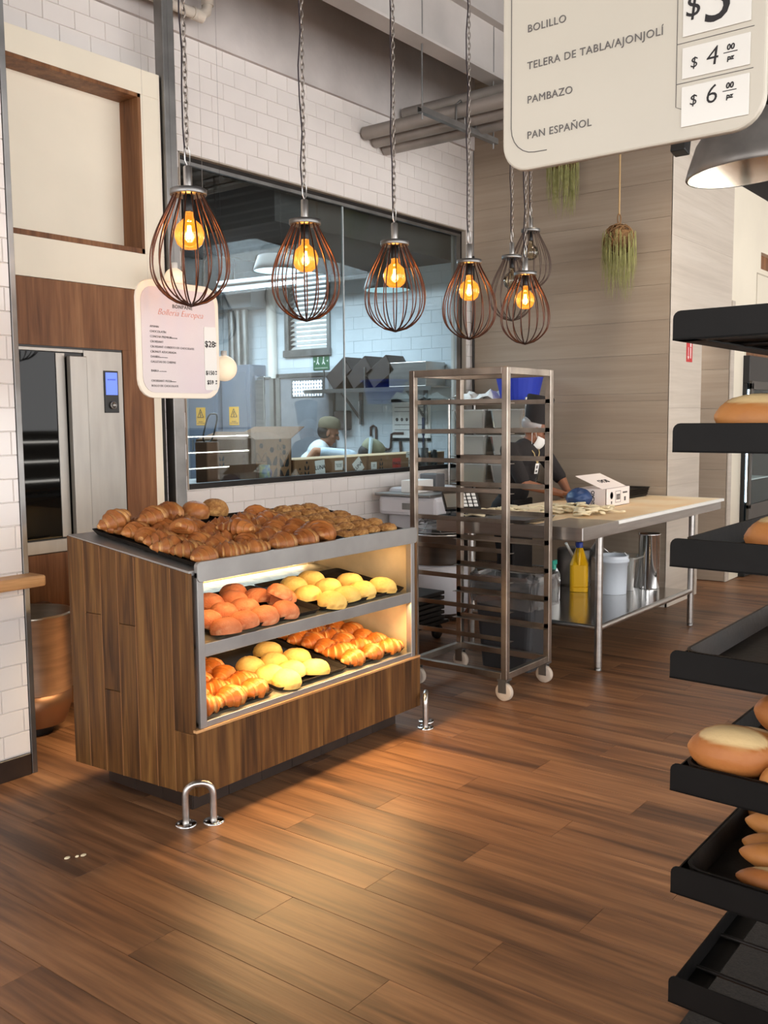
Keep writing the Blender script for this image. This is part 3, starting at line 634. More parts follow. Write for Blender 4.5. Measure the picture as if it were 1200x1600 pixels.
def grid_croissants(me, mt, x0, y0, nx, ny, dx, dy, zb, where, group, rz0, sc, skip=(), hi=()):
    for j in range(ny):
        for i in range(nx):
            if (i, j) in skip: continue
            x = x0 + dx*(i + (.12 if j % 2 else 0)) + rnd.uniform(-.008, .008); y = y0 + dy*j + rnd.uniform(-.008, .008)
            put('croissant', me[(i*3+j) % 4], mt, (x, y, tz(zb, y) + .004), rz0 + rnd.uniform(-.6, .6), f'golden croissant on the {where}, {ORD[j]} row from front, {ORD[i]} from left', 'croissant', group, TILT, 0, sc*rnd.uniform(.94, 1.06))
grid_croissants(CR, CRUST, 2.512, 2.85, 3, 7, .142, .089, .987, 'top left tray', 'croissants on the top left tray', .15, .98)
grid_croissants(CR, CRUST, 2.975, 2.86, 3, 6, .14, .095, .987, 'top middle tray', 'croissants on the top middle tray', .2, 1.0, skip=((2, 0), (0, 5), (1, 5)))
for i, (x, y, dz, rz) in enumerate(((2.505, 3.385, .040, .1), (2.66, 3.33, .05, .3), (2.83, 2.985, .05, 1.9), (2.80, 3.40, .045, .2), (2.62, 3.10, .047, .8))):
    put('croissant', CR[i % 4], CRUST, (x, y, tz(.987, y) + dz), rz, f'croissant piled on the others, top left tray, {("at the far left corner", "behind the left edge", "end turned to the room", "at the far right corner", "in the middle")[i]}', 'croissant', 'croissants on the top left tray', TILT, .15*(i-2), 1.02)
put('croissant', CR[1], CRUST, (3.225, 2.885, tz(.987, 2.885)+.006), 1.0, 'largest croissant on the top middle tray, at its front right corner', 'croissant', 'croissants on the top middle tray', TILT, 0, 1.3)
for i, (x, y, rz) in enumerate(((2.98, 3.42, .2), (3.11, 3.43, .5))):
    put('sweet_bun', (bun(60+i, .06, .06)), COOKIE if i else CRUST, (x, y, tz(.987, y)+.03), rz, ('smooth brown loaf bun at the back of the top middle tray', 'sugar dusted bun at the back of the top middle tray')[i], 'bun', None, TILT, 0, 1.15)
CK = [bun(20+i, .05, .03, .003, crack=.7) for i in range(3)]
for j in range(6):
    for i in range(4):
        x = 3.405 + i*.106 + (j % 2)*.03 + rnd.uniform(-.006, .006); y = 2.865 + j*.106 + rnd.uniform(-.006, .006)
        if x > 3.77: continue
        put('crumbly_bun', CK[(i+j) % 3], COOKIE, (x, y, tz(.987, y)+.006), rnd.uniform(0, 6), f'crumbly oat bun on the top right tray, {ORD[j]} row from front, {ORD[i]} from left', 'bun', 'crumbly buns on the top right tray', TILT, 0, rnd.uniform(.94, 1.08))
grid_croissants(CR2, CRUST2, 2.50, 2.85, 3, 6, .138, .095, .388, 'lower left tray', 'croissants on the lower left tray', .1, 1.0)
grid_croissants(CR2, CRUST2, 3.43, 2.85, 3, 7, .14, .088, .388, 'lower right tray', 'croissants on the lower right tray', .1, 1.0)
PK = [bun(i, .064, .056, .0010) for i in range(3)]; YK = [m_.copy() for m_ in PK]
def rows(pts, gap=.055):
    """row (from the front) and place (from the left) of each point"""
    ix = sorted(range(len(pts)), key=lambda i: pts[i][1]); out = {}; row = []; R = []
    for i in ix:
        if row and pts[i][1] - pts[row[0]][1] > gap: R.append(row); row = []
        row.append(i)
    R.append(row)
    for r_, rw in enumerate(R):
        for c_, i in enumerate(sorted(rw, key=lambda i: pts[i][0])): out[i] = f'{ORD[r_]} row from front, {ORD[c_]} from left'
    return out
pink = [(2.779, 3.11), (2.90, 3.085), (3.02, 3.06), (3.105, 2.985), (2.60, 2.93), (2.735, 2.975), (2.86, 2.975), (2.60, 2.815), (2.725, 2.84), (2.85, 2.845), (2.975, 2.85), (2.66, 3.15), (2.98, 3.17)]
RW = rows(pink)
for i, (x, y) in enumerate(pink):
    put('pink_bun', PK[i % 3], PINKC, (x, y, tz(.690, y)+.008), i*1.3, f'pink sugar bun on the upper shelf, {RW[i]}', 'bun', 'pink sugar buns on the upper shelf', TILT, 0, 1.05)
put('pink_bun', PK[1], PINKC, (3.02, 2.93, tz(.690, 2.93)+.06), .4, 'pink sugar bun resting tilted on top of the others near the tray middle', 'bun', 'pink sugar buns on the upper shelf', TILT+.2, .35)
YU = [(3.30, 3.10), (3.46, 3.13), (3.245, 2.955), (3.42, 2.985), (3.265, 2.83), (3.60, 3.0), (3.395, 2.85), (3.53, 2.865), (3.68, 2.86)]; RW = rows(YU)
for i, (x, y) in enumerate(YU):
    put('yellow_bun', YK[i % 3], YELC, (x, y, tz(.690, y)+.008), i*1.7, f'yellow sugar bun on the upper shelf, {RW[i]}', 'bun', 'yellow sugar buns on the upper shelf', TILT, 0, 1.13)
YL = [(2.955, 3.05), (3.17, 3.15), (2.955, 2.925), (3.085, 3.03), (3.215, 3.01), (3.07, 2.905), (2.97, 2.845), (3.175, 2.86)]; RW = rows(YL)
for i, (x, y) in enumerate(YL):
    put('yellow_bun', YK[i % 3], YELC, (x, y, tz(.386, y)+.008), i*2.1, f'yellow sugar bun on the lower shelf, {RW[i]}', 'bun', 'yellow sugar buns on the lower shelf', TILT, 0, 1.1)
# ------------------------------------------------------------------ floor guards, crumbs, mixing bowl
def guard(label, a, b, h):
    a, b = V(a), V(b); d = (b - a); T = thing('floor_guard', label, 'guard', a)
    pts = [a]; r = .045
    for k in range(0, 7): t = radians(90*k/6); pts.append(a + V((0, 0, h - r + r*sin(t))) + d.normalized()*(r - r*cos(t)))
    for k in range(0, 7): t = radians(90*k/6); pts.append(b + V((0, 0, h - r + r*cos(t))) - d.normalized()*(r - r*sin(t)))
    pts.append(b); G().tube(pts, .0135, 14).build('rail', STEEL, T)
    for p in (a, b):
        fl = G().lathe([(.042, 0), (.042, .004), (.036, .007), (.014, .008)], 24, p).build('flange', POLISH, T)
        for k in range(3): G().lathe([(.005, .006), (.005, .011), (0, .012)], 8, p + V((.029*cos(2.1*k+.4), .029*sin(2.1*k+.4), 0))).build('bolt', STEEL2, fl)
guard('bent steel floor guard at the left front corner of the display case', (2.345, 2.79, 0), (2.428, 2.725, 0), .158)
guard('bent steel floor guard at the right front corner of the display case', (3.925, 2.77, 0), (3.84, 2.715, 0), .165)
for i, (x, y, s_) in enumerate(((1.897, 2.907, .012), (1.925, 2.888, .008), (1.945, 2.879, .012))):
    tag(G().ball((0, 0, .004), (s_, s_*.7, .004), 8, 5).build('bread_crumb', DOUGH), f'pale crumb on the floor left of the display case, {ORD[i]} from the left', 'crumb').location = (x, y, 0)
BW = thing('mixing_bowl', 'steel mixer bowl on a stand behind the left end of the display case', 'bowl', (2.64, 4.28, 0))
BR = mat('warm_brushed_steel', (226, 216, 200), .32, 1, var=.12, vscale=4, stretch=(1, 1, 10))
G().lathe([(.192, .22), (.198, .25), (.2, .59), (.206, .60), (.206, .612), (.194, .612), (.19, .30), (.12, .25), (0, .24)], 40, (2.64, 4.28, 0)).build('bowl', BR, BW)
G().lathe([(.15, .05), (.165, .08), (.185, .14), (.19, .225), (.1, .23)], 40, (2.64, 4.28, 0)).build('base_ring', mat('brownish_steel', (150, 112, 84), .4, .8), BW)
G().lathe([(.09, 0), (.09, .06)], 20, (2.64, 4.28, 0)).build('foot', DARKM, BW)
G().box((2.50, 4.46, .0), (2.9, 4.54, .60)).build('mixer_back', mat('mixer_bronze_paint', (130, 104, 84), .4, .4), BW, .02)
# ------------------------------------------------------------------ whisk pendant lamps
def whisk(x, y, zc, lit, label, first=[None, None], chain_top=4.76):
    k = 0 if lit else 1
    wm = COPPER if lit else BROWNW
    T = thing('whisk_lamp', label, 'pendant lamp', (x, y, zc), 'whisk pendant lamps')
    o = V((x, y, zc))
    if not first[k]:
        c = V((0, 0, 0)); d = {}
        d['cap'] = G().lathe([(0, -.003), (.068, -.003), (.07, 0), (.07, .018), (.066, .02), (.02, .022)], 36).mesh('cap')
        d['stem'] = G().lathe([(.0165, .02), (.0165, .102), (.014, .106), (0, .106)], 20).mesh('stem')
        prof = []
        for i in range(27):
            t = i/26; ang = pi*t
            z = -.003 - .415*t; rr = .058 + (.150-.058)*sin(min(1, t/.60)*pi/2)**1.15 if t < .6 else .150*max(0, 1-((t-.6)/.4)**2.4)**.62
            prof.append((rr, z))
        nw = 9; d['wires'] = []
        for q in range(nw):
            th = pi*q/nw; dz = -.008 + .016*((q*5) % nw)/nw
            pts = [(rr*cos(th), rr*sin(th), z*(1 + (dz if i > 15 else 0))) for i, (rr, z) in enumerate(prof)]
            pts += [(-rr*cos(th), -rr*sin(th), z*(1 + (dz if i > 15 else 0))) for i, (rr, z) in list(enumerate(prof))[-2::-1]]
            d['wires'].append(G().tube(pts, .0031, 6).mesh('wire'))
        d['holder'] = G().lathe([(.018, -.065), (.02, -.06), (.02, -.003), (0, -.003)], 16).mesh('lamp_holder')
        d['bulb'] = G().lathe([(0, -.205), (.028, -.202), (.047, -.186), (.0565, -.160), (.0565, -.140), (.047, -.114), (.030, -.098), (.018, -.087), (.0165, -.065)], 28).mesh('bulb')
        fg = G()
        for q in range(6):
            a = 2*pi*q/6; fg.tube([(.006*cos(a), .006*sin(a), -.115), (.011*cos(a), .011*sin(a), -.168)], .0016, 6)
        d['fil'] = fg.mesh('filament')
        first[k] = d
    d = first[k]
    def at(nm, me, mt, par=T):
        q = link(nm, me, mt); q.parent = par; return q
    at('cap', d['cap'], STEEL2); at('stem', d['stem'], STEEL)
    for wme in d['wires']: at('wire', wme, wm)
    at('lamp_holder', d['holder'], BLACKP)
    bb = at('bulb', d['bulb'], AMBER if lit else CLEARB)
    at('filament', d['fil'], FILAM if lit else STEEL2, bb)
    hk = G()
    for s_ in (-1, 1): hk.tube([(0, 0, .104), (s_*.012, 0, .125), (s_*.014, 0, .16), (s_*.003, 0, .18)], .0028, 6)
    hk.build('hook', STEEL, None).parent = T
    ch = G(); z = .176; i = 0; LK = .034
    while zc + z < chain_top:
        a = pi/2*(i % 2) + .4; pts = []
        for q in range(10):
            t = 2*pi*q/10; u, vv = .0075*cos(t), LK*.62*sin(t)
            pts.append((u*cos(a), u*sin(a), z + vv + LK*.4))
        ch.tube(pts, .0023, 5, closed=True); z += LK*.82; i += 1
    ch.build('chain', CHAINM, None).parent = T
    cp = [(-.004, .004, .106)] + [(-.012 + .006*sin(q*2.1+x*3), .006 + .004*cos(q*1.7), .11 + q*.14) for q in range(1, int((chain_top-zc-.1)/.14)+1)]
    G().tube(cp, .0034, 6).build('cord', CORDM, None).parent = T
    if lit:
        l = bpy.data.lights.new('bulb_glow', 'POINT'); l.energy = 3.0; l.color = (1, .55, .22); l.shadow_soft_size = .02
        lo = bpy.data.objects.new('bulb_glow', l); COL.objects.link(lo); lo.location = (x, y, zc - .14)
WL = ['first lit whisk pendant from the left, largest, in front of the hanging price sign', 'second lit whisk pendant from the left, over the display case', 'third lit whisk pendant from the left, middle of the row', 'fourth lit whisk pendant from the left, before the window end', 'fifth and farthest lit whisk pendant, before the grey wall']
for (x, y, z), lb in zip([(2.523, 2.879, 2.41), (3.205, 2.90, 2.405), (3.84, 2.885, 2.40), (4.62, 2.95, 2.412), (5.28, 2.964, 2.422)], WL): whisk(x, y, z, True, lb)
whisk(6.40, 3.55, 2.917, False, 'unlit whisk pendant hanging highest, right behind the last lit one')
whisk(5.80, 3.36, 2.63, False, 'unlit whisk pendant hanging lower, left behind the last lit one')
# ------------------------------------------------------------------ hanging price signs
SIGNW = mat('ivory_sign_board', (186, 179, 165), .35, var=.03, vscale=3)
SIGNC = mat('cream_sign_rim', (226, 214, 196), .4)
SIGNP = mat('frosted_sign_face', (200, 184, 187), .3, var=.06, vscale=2, col2=(206, 196, 190), bump=.05, bscale=300)
CARDW = mat('price_card_film', (208, 205, 198), .15)
Yb = 3.10; P1 = thing('price_sign', 'hanging rounded price sign for European pastries behind the first whisk lamp', 'sign', (2.64, Yb, 1.64))
sx0, sx1, sz0, sz1 = 2.432, 2.866, 1.643, 2.113
G().prism(rrect(sx0, sz0, sx1, sz1, .075), (0, Yb, 0), (1, 0, 0), (0, 0, 1), (0, .012, 0)).build('board', SIGNC, P1, .003)
G().prism(rrect(sx0+.022, sz0+.022, sx1-.022, sz1-.026, .06), (0, Yb-.0025, 0), (1, 0, 0), (0, 0, 1), (0, .002, 0)).build('face', SIGNP, P1)
def t1(txt, size, mt, x, z, al='LEFT', **k): bool_text(txt, size, mt, 'lettering', P1, frame((x, Yb-.0034, z), (1, 0, 0), (0, 0, 1)), align=al, **k)
xl = sx0 + .062
t1('BONPANE', .021, PRINTG, 2.665, 2.015, 'CENTER', space=1.15, bold=.0004)
t1('Bollería Europea', .036, PRINTP, 2.655, 1.988, 'CENTER', shear=.35, bold=-.0007)
arc = G().tube([(2.665+.029*cos(radians(a)), Yb-.003, 2.026+.026*sin(radians(a))) for a in range(0, 181, 15)], .0008, 5); arc.build('emblem_arc', PRINTG, P1)
G().prism([(-.009, 0), (.009, 0), (.006, .006), (0, .010), (-.006, .006)], (2.665, Yb-.0034, 2.030), (1, 0, 0), (0, 0, 1), (0, .0005, 0)).build('emblem', PRINTP, P1)
for i, (tx, z) in enumerate((('AMANN', 1.928), ('CHOCOLATÍN', 1.908), ('CONCHA PREMIUM', 1.888), ('CROISSANT', 1.868), ('CROISSANT CUBIERTO DE CHOCOLATE', 1.848), ('CRONUT AZUCARADA', 1.828), ('DANISH', 1.808), ('GALLETAS DE CHISPAS', 1.788), ('BABKA', 1.752), ('CROISSANT PIZZA', 1.712), ('ROLLO DE CHOCOLATE', 1.692))): t1(tx, .0125, PRINTG, xl, z)
for tx, z, dx in (('chocolate/vainilla', 1.887, .098), ('queso/zarzamora', 1.807, .045), ('nuez/chocolate', 1.751, .042), ('jamón/queso', 1.711, .096)): t1(tx, .006, PRINTG, xl+dx, z)
G().prism(rrect(2.778, 1.680, 2.846, 1.945, .006), (0, Yb-.0045, 0), (1, 0, 0), (0, 0, 1), (0, .002, 0)).build('price_sleeve', CARDW, P1, .0005)
for tx, z, sz_, dx in (('$28', 1.872, .037, -.004), ('$150', 1.752, .024, -.006), ('$59', 1.712, .024, -.006)):
    bool_text(tx, sz_, PRINTK, 'price', P1, frame((2.812+dx, Yb-.0052, z), (1, 0, 0), (0, 0, 1)), bold=.0004)
    bool_text('00\npz', .009, PRINTK, 'price', P1, frame((2.84, Yb-.0052, z+.002), (1, 0, 0), (0, 0, 1)), bold=.0002)
for x in (2.50, 2.80): G().tube([(x, Yb+.006, sz1-.004), (x, Yb+.006, 4.76)], .0004, 5).build('hanging_wire', CHAINM, P1)
# big near sign over the bread stand
XS = 1.30; P2 = thing('price_sign', 'large ivory price sign for white breads hanging over the black bread stand', 'sign', (XS, .6, 1.9))
yl, yr, zb = .770, .384, 1.921
G().prism(rrect(-yl, zb-.002, -yr, 2.50, .042, 8), (XS, 0, 0), (0, -1, 0), (0, 0, 1), (.012, 0, 0)).build('board', SIGNW, P2, .003)
ol = [(XS-.001, yl-.016+0*0, 2.49)] + [(XS-.001, -u, v) for u, v in reversed(rrect(-yl+.016, zb+.022, -yr-.02, 2.48, .035, 6)[14:21])] 
pl = [(XS-.0006, yl-.015, 2.48), (XS-.0006, yl-.015, zb+.062)] + [(XS-.0006, yl-.015-.04*(1-cos(radians(a))), zb+.062-.04*sin(radians(a))) for a in range(15, 91, 15)] + [(XS-.0006, yl-.075, zb+.0215)]
G().tube(pl, .0007, 5).build('panel_line', PRINTG, P2)
def t2(txt, size, y, z, al='LEFT', mt=PRINTG, nm='lettering', **k): bool_text(txt, size, mt, nm, P2, frame((XS-.0008, y, z), (0, -1, 0), (0, 0, 1)), align=al, **k)
for tx, z in (('BOLILLO', 2.120), ('TELERA DE TABLA/AJONJOLÍ', 2.0675), ('PAMBAZO', 2.019), ('PAN ESPAÑOL', 1.968)): t2(tx, .0152, .728, z - .0, space=1.08)
pw = G()
for z0, z1 in ((2.052, 2.20), (1.998, 2.038), (1.936, 1.988)):
    pw.box((XS-.0022, .404, z0), (XS-.0002, .493, z1))
pw.build('price_card', CARDW, P2, .0006)
G().tube([(XS-.0006, .501, 2.3), (XS-.0006, .501, 1.964), (XS-.0006, .493, 1.960)], .0005, 5).tube([(XS-.0006, .501, 2.045), (XS-.0006, .40, 2.045)], .0005, 5).tube([(XS-.0006, .501, 1.9935), (XS-.0006, .40, 1.9935)], .0005, 5).build('card_line', PRINTG, P2)
def hand(txt, size, y, z, **k): bool_text(txt, size, PRINTK, 'price', P2, frame((XS-.0026, y, z), (0, -1, 0), (0, 0, 1)), shear=.12, **k)
hand('3', .085, .448, 2.088); hand('$', .040, .480, 2.088)
for p, z in (('4', 2.018), ('6', 1.970)):
    hand('$', .019, .477, z-.002, bold=-.0001); hand(p, .034, .453, z, bold=-.0003); hand('00', .010, .429, z+.007, bold=.0003); hand('pz', .009, .429, z-.006, bold=.0003)
    G().box((XS-.0028, .420, z+.0005), (XS-.0024, .438, z+.0015)).build('price', PRINTK, P2)
for y in (.70, .45): G().tube([(XS+.006, y, 2.495), (XS+.006, y, 4.76)], .0012, 5).build('hanging_wire', CHAINM, P2)
# ------------------------------------------------------------------ steel tray rack
RK = thing('tray_rack', 'empty tall steel tray rack on casters between the display case and the worktable', 'rack', (4.7, 2.9, 0))
RX0, RX1, RY0, RY1, RZ0, RZ1, pw_ = 4.445, 4.965, 2.60, 3.245, .125, 1.822, .036
RKM = mat('worn_rack_steel', (184, 172, 160), .36, 1, var=.25, vscale=5)
for x in (RX0, RX1-pw_):
    for y in (RY0, RY1-pw_):
        G().box((x, y, RZ0), (x+pw_, y+pw_, RZ1)).build('post', RKM, RK, .003)
for z0, z1 in ((RZ0, RZ0+.036), (RZ1-.038, RZ1)):
    for x in (RX0, RX1-pw_): G().box((x+.001, RY0+pw_, z0), (x+pw_-.001, RY1-pw_, z1)).build('frame_bar', RKM, RK, .002)
    for y in (RY0, RY1-pw_): G().box((RX0+pw_, y+.001, z0), (RX1-pw_, y+pw_-.001, z1)).build('frame_bar', RKM, RK, .002)
for i in range(9):
    z = .325 + i*.163
    for s_, x in ((1, RX0+pw_), (-1, RX1-pw_)):
        a, b = (x-.002, x+.048) if s_ > 0 else (x-.048, x+.002); q = (a, a+.002) if s_ > 0 else (b-.002, b)
        G().box((a, RY0+.004, z), (b, RY1-.004, z+.002)).box((q[0], RY0+.004, z), (q[1], RY1-.004, z+.026)).build('tray_runner', RKM, RK)
TIRE = mat('pale_caster_wheel', (196, 180, 164), .6, var=.1)
for x in (RX0+.03, RX1-.03):
    for y in (RY0+.03, RY1-.03):
        c = G().box((x-.03, y-.03, .115), (x+.03, y+.03, .125)).box((x-.022, y-.02, .045), (x-.018, y+.028, .118)).box((x+.018, y-.02, .045), (x+.022, y+.028, .118)).build('caster', STEEL2, RK)
        G().lathe([(.02, -.016), (.046, -.016), (.05, -.012), (.05, .012), (.046, .016), (.02, .016)], 24, (x, y, .05), M=Matrix.Rotation(pi/2, 3, 'Y')).build('wheel', TIRE, c)
# ------------------------------------------------------------------ worktable
T = thing('worktable', 'long stainless worktable with pale board top against the grey column', 'table', (6.2, 2.95, 0))
TX0, TX1, TY0, TY1, TT = 5.03, 7.47, 2.44, 3.46, .913
def notch(x0, y0, x1, y1, z0, z1):  # the far right corner clears the column
    return [(x0, y0), (x1, y0), (x1, min(y1, 2.878)), (x1, y1), (x0, y1)]
G().box((TX0, TY0, .875), (TX1-.05, TY1, .893)).build('steel_top', STEEL, T, .003)
ap = G().box((TX0, TY0, .835), (TX1-.05, TY0+.02, .876)).box((TX0, TY0, .835), (TX0+.02, TY1, .876)).box((TX0, TY1-.02, .835), (TX1-.05, TY1, .876)); ap.build('apron', STEEL, T, .002)
G().box((TX0-.001, TY0-.002, .838), (TX0+.49, TY0+.01, .915)).box((TX0-.002, TY0, .838), (TX0+.01, TY1, .915)).box((TX0, TY0, .893), (TX0+.49, TY0+.34, .914)).build('corner_sheet', STEEL, T, .003)
BOARD = mat('floured_board', (244, 226, 196), .6, var=.18, vscale=2.2, col2=(230, 192, 142))
BEDGE = mat('white_board_edge', (240, 238, 232), .5)
G().box((TX0+.49, TY0-.004, .893), (TX1+.01, TY0+.02, .914)).box((TX0+.08, TY0+.34, .893), (TX0+.49, TY1, .912)).box((TX1-.01, TY0, .893), (TX1+.01, TY1, .914)).build('board_edge', BEDGE, T, .001)
G().box((TX0+.49, TY0+.02, .894), (TX1-.01, TY1, .9145)).box((TX0+.08, TY0+.345, .894), (TX0+.49, TY1, .9145)).build('board', BOARD, T)
for x in (5.365, 6.945):
    for y in (2.492, 3.41):
        l = G().tube([(x, y, .02), (x, y, .86)], .0235, 16).build('leg', STEEL, T); G().lathe([(.021, 0), (.021, .02), (.0, .02)], 16, (x, y, 0)).build('foot', STEEL2, l)
G().box((6.0-.62, 2.50, .262), (6.93, 3.40, .268)).build('undershelf', POLISH if 0 else mat('smooth_steel_shelf', (186, 184, 182), .16, 1), T)
G().tube([(5.365, 2.492, .262), (6.945, 2.492, .262)], .02, 12).build('shelf_tube', STEEL, T)
G().tube([(5.365, 2.492, .262), (5.365, 3.41, .262)], .016, 12).build('shelf_tube', STEEL, T)
# ----- things under the table (on the shelf at z .268)
Zs = .269
J = thing('oil_jug', 'yellow plastic jug with blue cap on the shelf under the worktable', 'jug', (6.45, 3.155, Zs))
YEL = mat('yellow_jug_plastic', (232, 176, 24), .35)
jm = Matrix.Rotation(radians(25), 3, 'Z'); c = V((6.45, 3.155, 0))
def jb(a, b): 
    return G().box(V(a)+c, V(b)+c, jm, c)
body = G()
for z0, z1, wx, wy in ((0, .035, .084, .066), (.035, .04, .08, .062), (.04, .20, .084, .066)): body.prism(rrect(-wx, -wy, wx, wy, .03, 4), c+V((0, 0, Zs+z0)), jm @ V((1, 0, 0)), jm @ V((0, 1, 0)), (0, 0, z1-z0))
sh = rrect(-.084, -.066, .084, .066, .03, 4); k = len(sh); A = [c + jm @ V((u, v, 0)) + V((0, 0, Zs+.2)) for u, v in sh]; Bt = [c + jm @ V((.045 + u*.26, v*.35, 0)) + V((0, 0, Zs+.315)) for u, v in sh]
body.add(A + Bt, [(i, (i+1) % k, k+(i+1) % k, k+i) for i in range(k)] + [tuple(k+i for i in range(k))], False); body.build('body', YEL, J, .004)
G().tube([c + jm @ V(p) + V((0, 0, Zs)) for p in ((.01, 0, .305), (-.05, 0, .29), (-.075, 0, .25), (-.07, 0, .195))], .014, 8).build('handle', YEL, J)
G().lathe([(.026, .315), (.026, .35), (.022, .355), (0, .355)], 20, c + jm @ V((.045, 0, 0)) + V((0, 0, Zs))).build('cap', mat('blue_cap', (36, 62, 150), .4), J)
G().box(c+V((.03, -.0675, Zs+.06)), c+V((.075, -.066, Zs+.17)), jm, c).build('paper_label', PAPER, J)
PA = thing('bucket', 'small white plastic bucket with wire handle on the undershelf', 'bucket', (6.50, 2.91, Zs)); c = V((6.50, 2.91, Zs))
G().lathe([(.098, 0), (.104, .23), (.116, .232), (.116, .25), (.11, .25), (.11, .275), (.112, .28), (.104, .28), (.095, .01), (0, .01)], 32, c).build('pail', mat('white_bucket_plastic', (222, 228, 236), .4), PA)
G().tube([c + V((.11*cos(a), .11*sin(a), .24 - .09*sin((a+1.2)/2.4*pi/1.05))) for a in [-1.9+1.9*i/8 for i in range(9)]], .003, 6).build('bail', mat('wire_white', (225, 225, 225), .4), PA)
TB = thing('clear_tub', 'clear plastic tub holding scoops on the undershelf', 'tub', (6.73, 2.90, Zs)); c = V((6.74, 2.93, Zs))
def open_tub(g, c, wx, wy, h, fl=.85, t=.003):
    r0_ = [c + V((u*fl, v*fl, 0)) for u, v in rrect(-wx, -wy, wx, wy, .025, 3)]; r1_ = [c + V((u, v, h)) for u, v in rrect(-wx, -wy, wx, wy, .03, 3)]; r2_ = [c + V((u*1.08, v*1.08, h)) for u, v in rrect(-wx, -wy, wx, wy, .03, 3)]; r3_ = [p - V((0, 0, .012)) for p in r2_]
    n = len(r0_); g.add(r0_+r1_+r2_+r3_, [tuple(range(n-1, -1, -1))] + [(k*n+i, k*n+(i+1) % n, (k+1)*n+(i+1) % n, (k+1)*n+i) for k in range(3) for i in range(n)]); return g
open_tub(G(), c, .12, .13, .25).build('tub', CLEARP, TB)
tag(G().tube([(6.73, 2.95, Zs+.08), (6.93, 2.80, Zs+.34)], .012, 10).ball((6.72, 2.957, Zs+.07), (.03, .03, .02), 10, 6).build('scoop', mat('pale_plastic_handle', (214, 214, 216), .4)), 'pale long handled scoop leaning out of the clear tub', 'scoop')
tag(G().lathe([(.075, 0), (.085, .10), (.09, .105), (.082, .105), (.07, .006), (0, .006)], 28, (0, 0, 0)).build('steel_bowl', STEEL), 'small steel bowl tipped behind the white bucket under the table', 'bowl')
o = bpy.data.objects['steel_bowl']; o.location = (6.76, 3.18, Zs+.19); o.rotation_euler = (.5, .6, 0)
CN = thing('steel_canister', 'tall polished steel canister at the right end under the table', 'canister', (6.84, 2.74, Zs))
G().lathe([(.075, .0), (.078, .01), (.078, .40), (.083, .405), (.083, .413), (.076, .413), (.072, .03), (0, .03)], 36, (6.84, 2.775, Zs)).build('barrel', POLISH, CN)
tag(G().tube([(6.70, 3.20, Zs), (6.46, 3.27, Zs+.345)], .011, 10).build('white_tube', PAPER), 'white tube leaning behind the yellow jug under the table', 'tube')
tag(G().lathe([(.12, 0), (.13, .02), (.13, .27), (.12, .28), (0, .28)], 30, (6.68, 3.31, Zs)).build('steel_pot', STEEL2), 'dull steel pot at the back of the undershelf', 'pot')
# ----- things on the table
tag(tray('sheet_pan', 'x', 5.00, 5.40, 2.80, 3.44, .918, False, STEEL2, .022), 'worn metal sheet pan overhanging the left end of the worktable', 'tray')
def dough_strip(i, x, y, rz, z=.93):
    r = random.Random(i); L_ = r.uniform(.10, .17); pts = [((t-.5)*L_, .014*sin(t*6+i), .012*abs(sin(t*4+i*1.7))) for t in [q/7 for q in range(8)]]
    g = G(); w_ = r.uniform(.018, .03)
    for (a, b) in zip(pts, pts[1:]): pass
    top = [(p[0], p[1]-w_, p[2]) for p in pts]; bot = [(p[0], p[1]+w_, p[2]+.004) for p in pts]; n = len(pts)
    vs = [(x_, y_, z_) for x_, y_, z_ in top] + [(x_, y_, z_) for x_, y_, z_ in bot] + [(x_, y_*.8, z_+.012) for x_, y_, z_ in top] + [(x_, y_*.8, z_+.012) for x_, y_, z_ in bot]
    fs = []
    for q in range(n-1): fs += [(q, q+1, n+q+1, n+q), (2*n+q, 3*n+q, 3*n+q+1, 2*n+q+1), (q, 2*n+q, 2*n+q+1, q+1), (n+q, n+q+1, 3*n+q+1, 3*n+q)]
    fs += [(0, n, 3*n, 2*n), (n-1, 3*n-1, 4*n-1, 2*n-1)]
    g.add(vs, fs, True); o = g.build('dough_piece', DOUGH); o.location = (x, y, z); o.rotation_euler = (0, 0, rz); return o
spots = []
for q in range(20):
    spots.append((5.20 + (q % 10)*.052 + rnd.uniform(-.02, .02), 3.30 - (q % 10)*.012 + (q//10)*.07 + rnd.uniform(-.02, .02), .0 + (q//10)*.016))
for q in range(16): spots.append((5.66 + (q % 8)*.055, 2.98 + (q//8)*.09 - (q % 8)*.02 + rnd.uniform(-.02, .02), (q % 3)*.014))
for q in range(14): spots.append((5.64 + (q % 7)*.05 + rnd.uniform(-.015, .015), 2.72 + (q//7)*.05 - (q % 7)*.008 + rnd.uniform(-.02, .02), (q % 3)*.014))
for q, (x, y, dz) in enumerate(spots):
    wh = 'left pile' if q < 20 else ('middle pile' if q < 36 else 'front pile')
    k = q if q < 20 else (q-20 if q < 36 else q-36); nn = 10 if q < 20 else (8 if q < 36 else 7)
    tag(dough_strip(q, x, y, rnd.uniform(0, 3), .916+dz), f'strip of raw dough in the {wh}, {["front", "back"][k // nn]} row, {ORD[k % nn]} from left', 'dough', 'dough pieces on the worktable')
WB = thing('carton', 'white printed carton with open lid on the worktable', 'box', (6.5, 2.98, .9145))
bz, bh = .9146, .13; bx0, bx1, by0, by1 = 6.262, 6.665, 2.862, 3.10
PINKW = mat('white_carton', (238, 226, 220), .7)
w_ = .004
G().box((bx0, by0, bz), (bx1, by0+w_, bz+bh)).box((bx0, by1-w_, bz), (bx1, by1, bz+bh)).box((bx0, by0, bz), (bx0+w_, by1, bz+bh)).box((bx1-w_, by0, bz), (bx1, by1, bz+bh)).box((bx0, by0, bz), (bx1, by1, bz+w_)).build('carton_body', PINKW, WB)
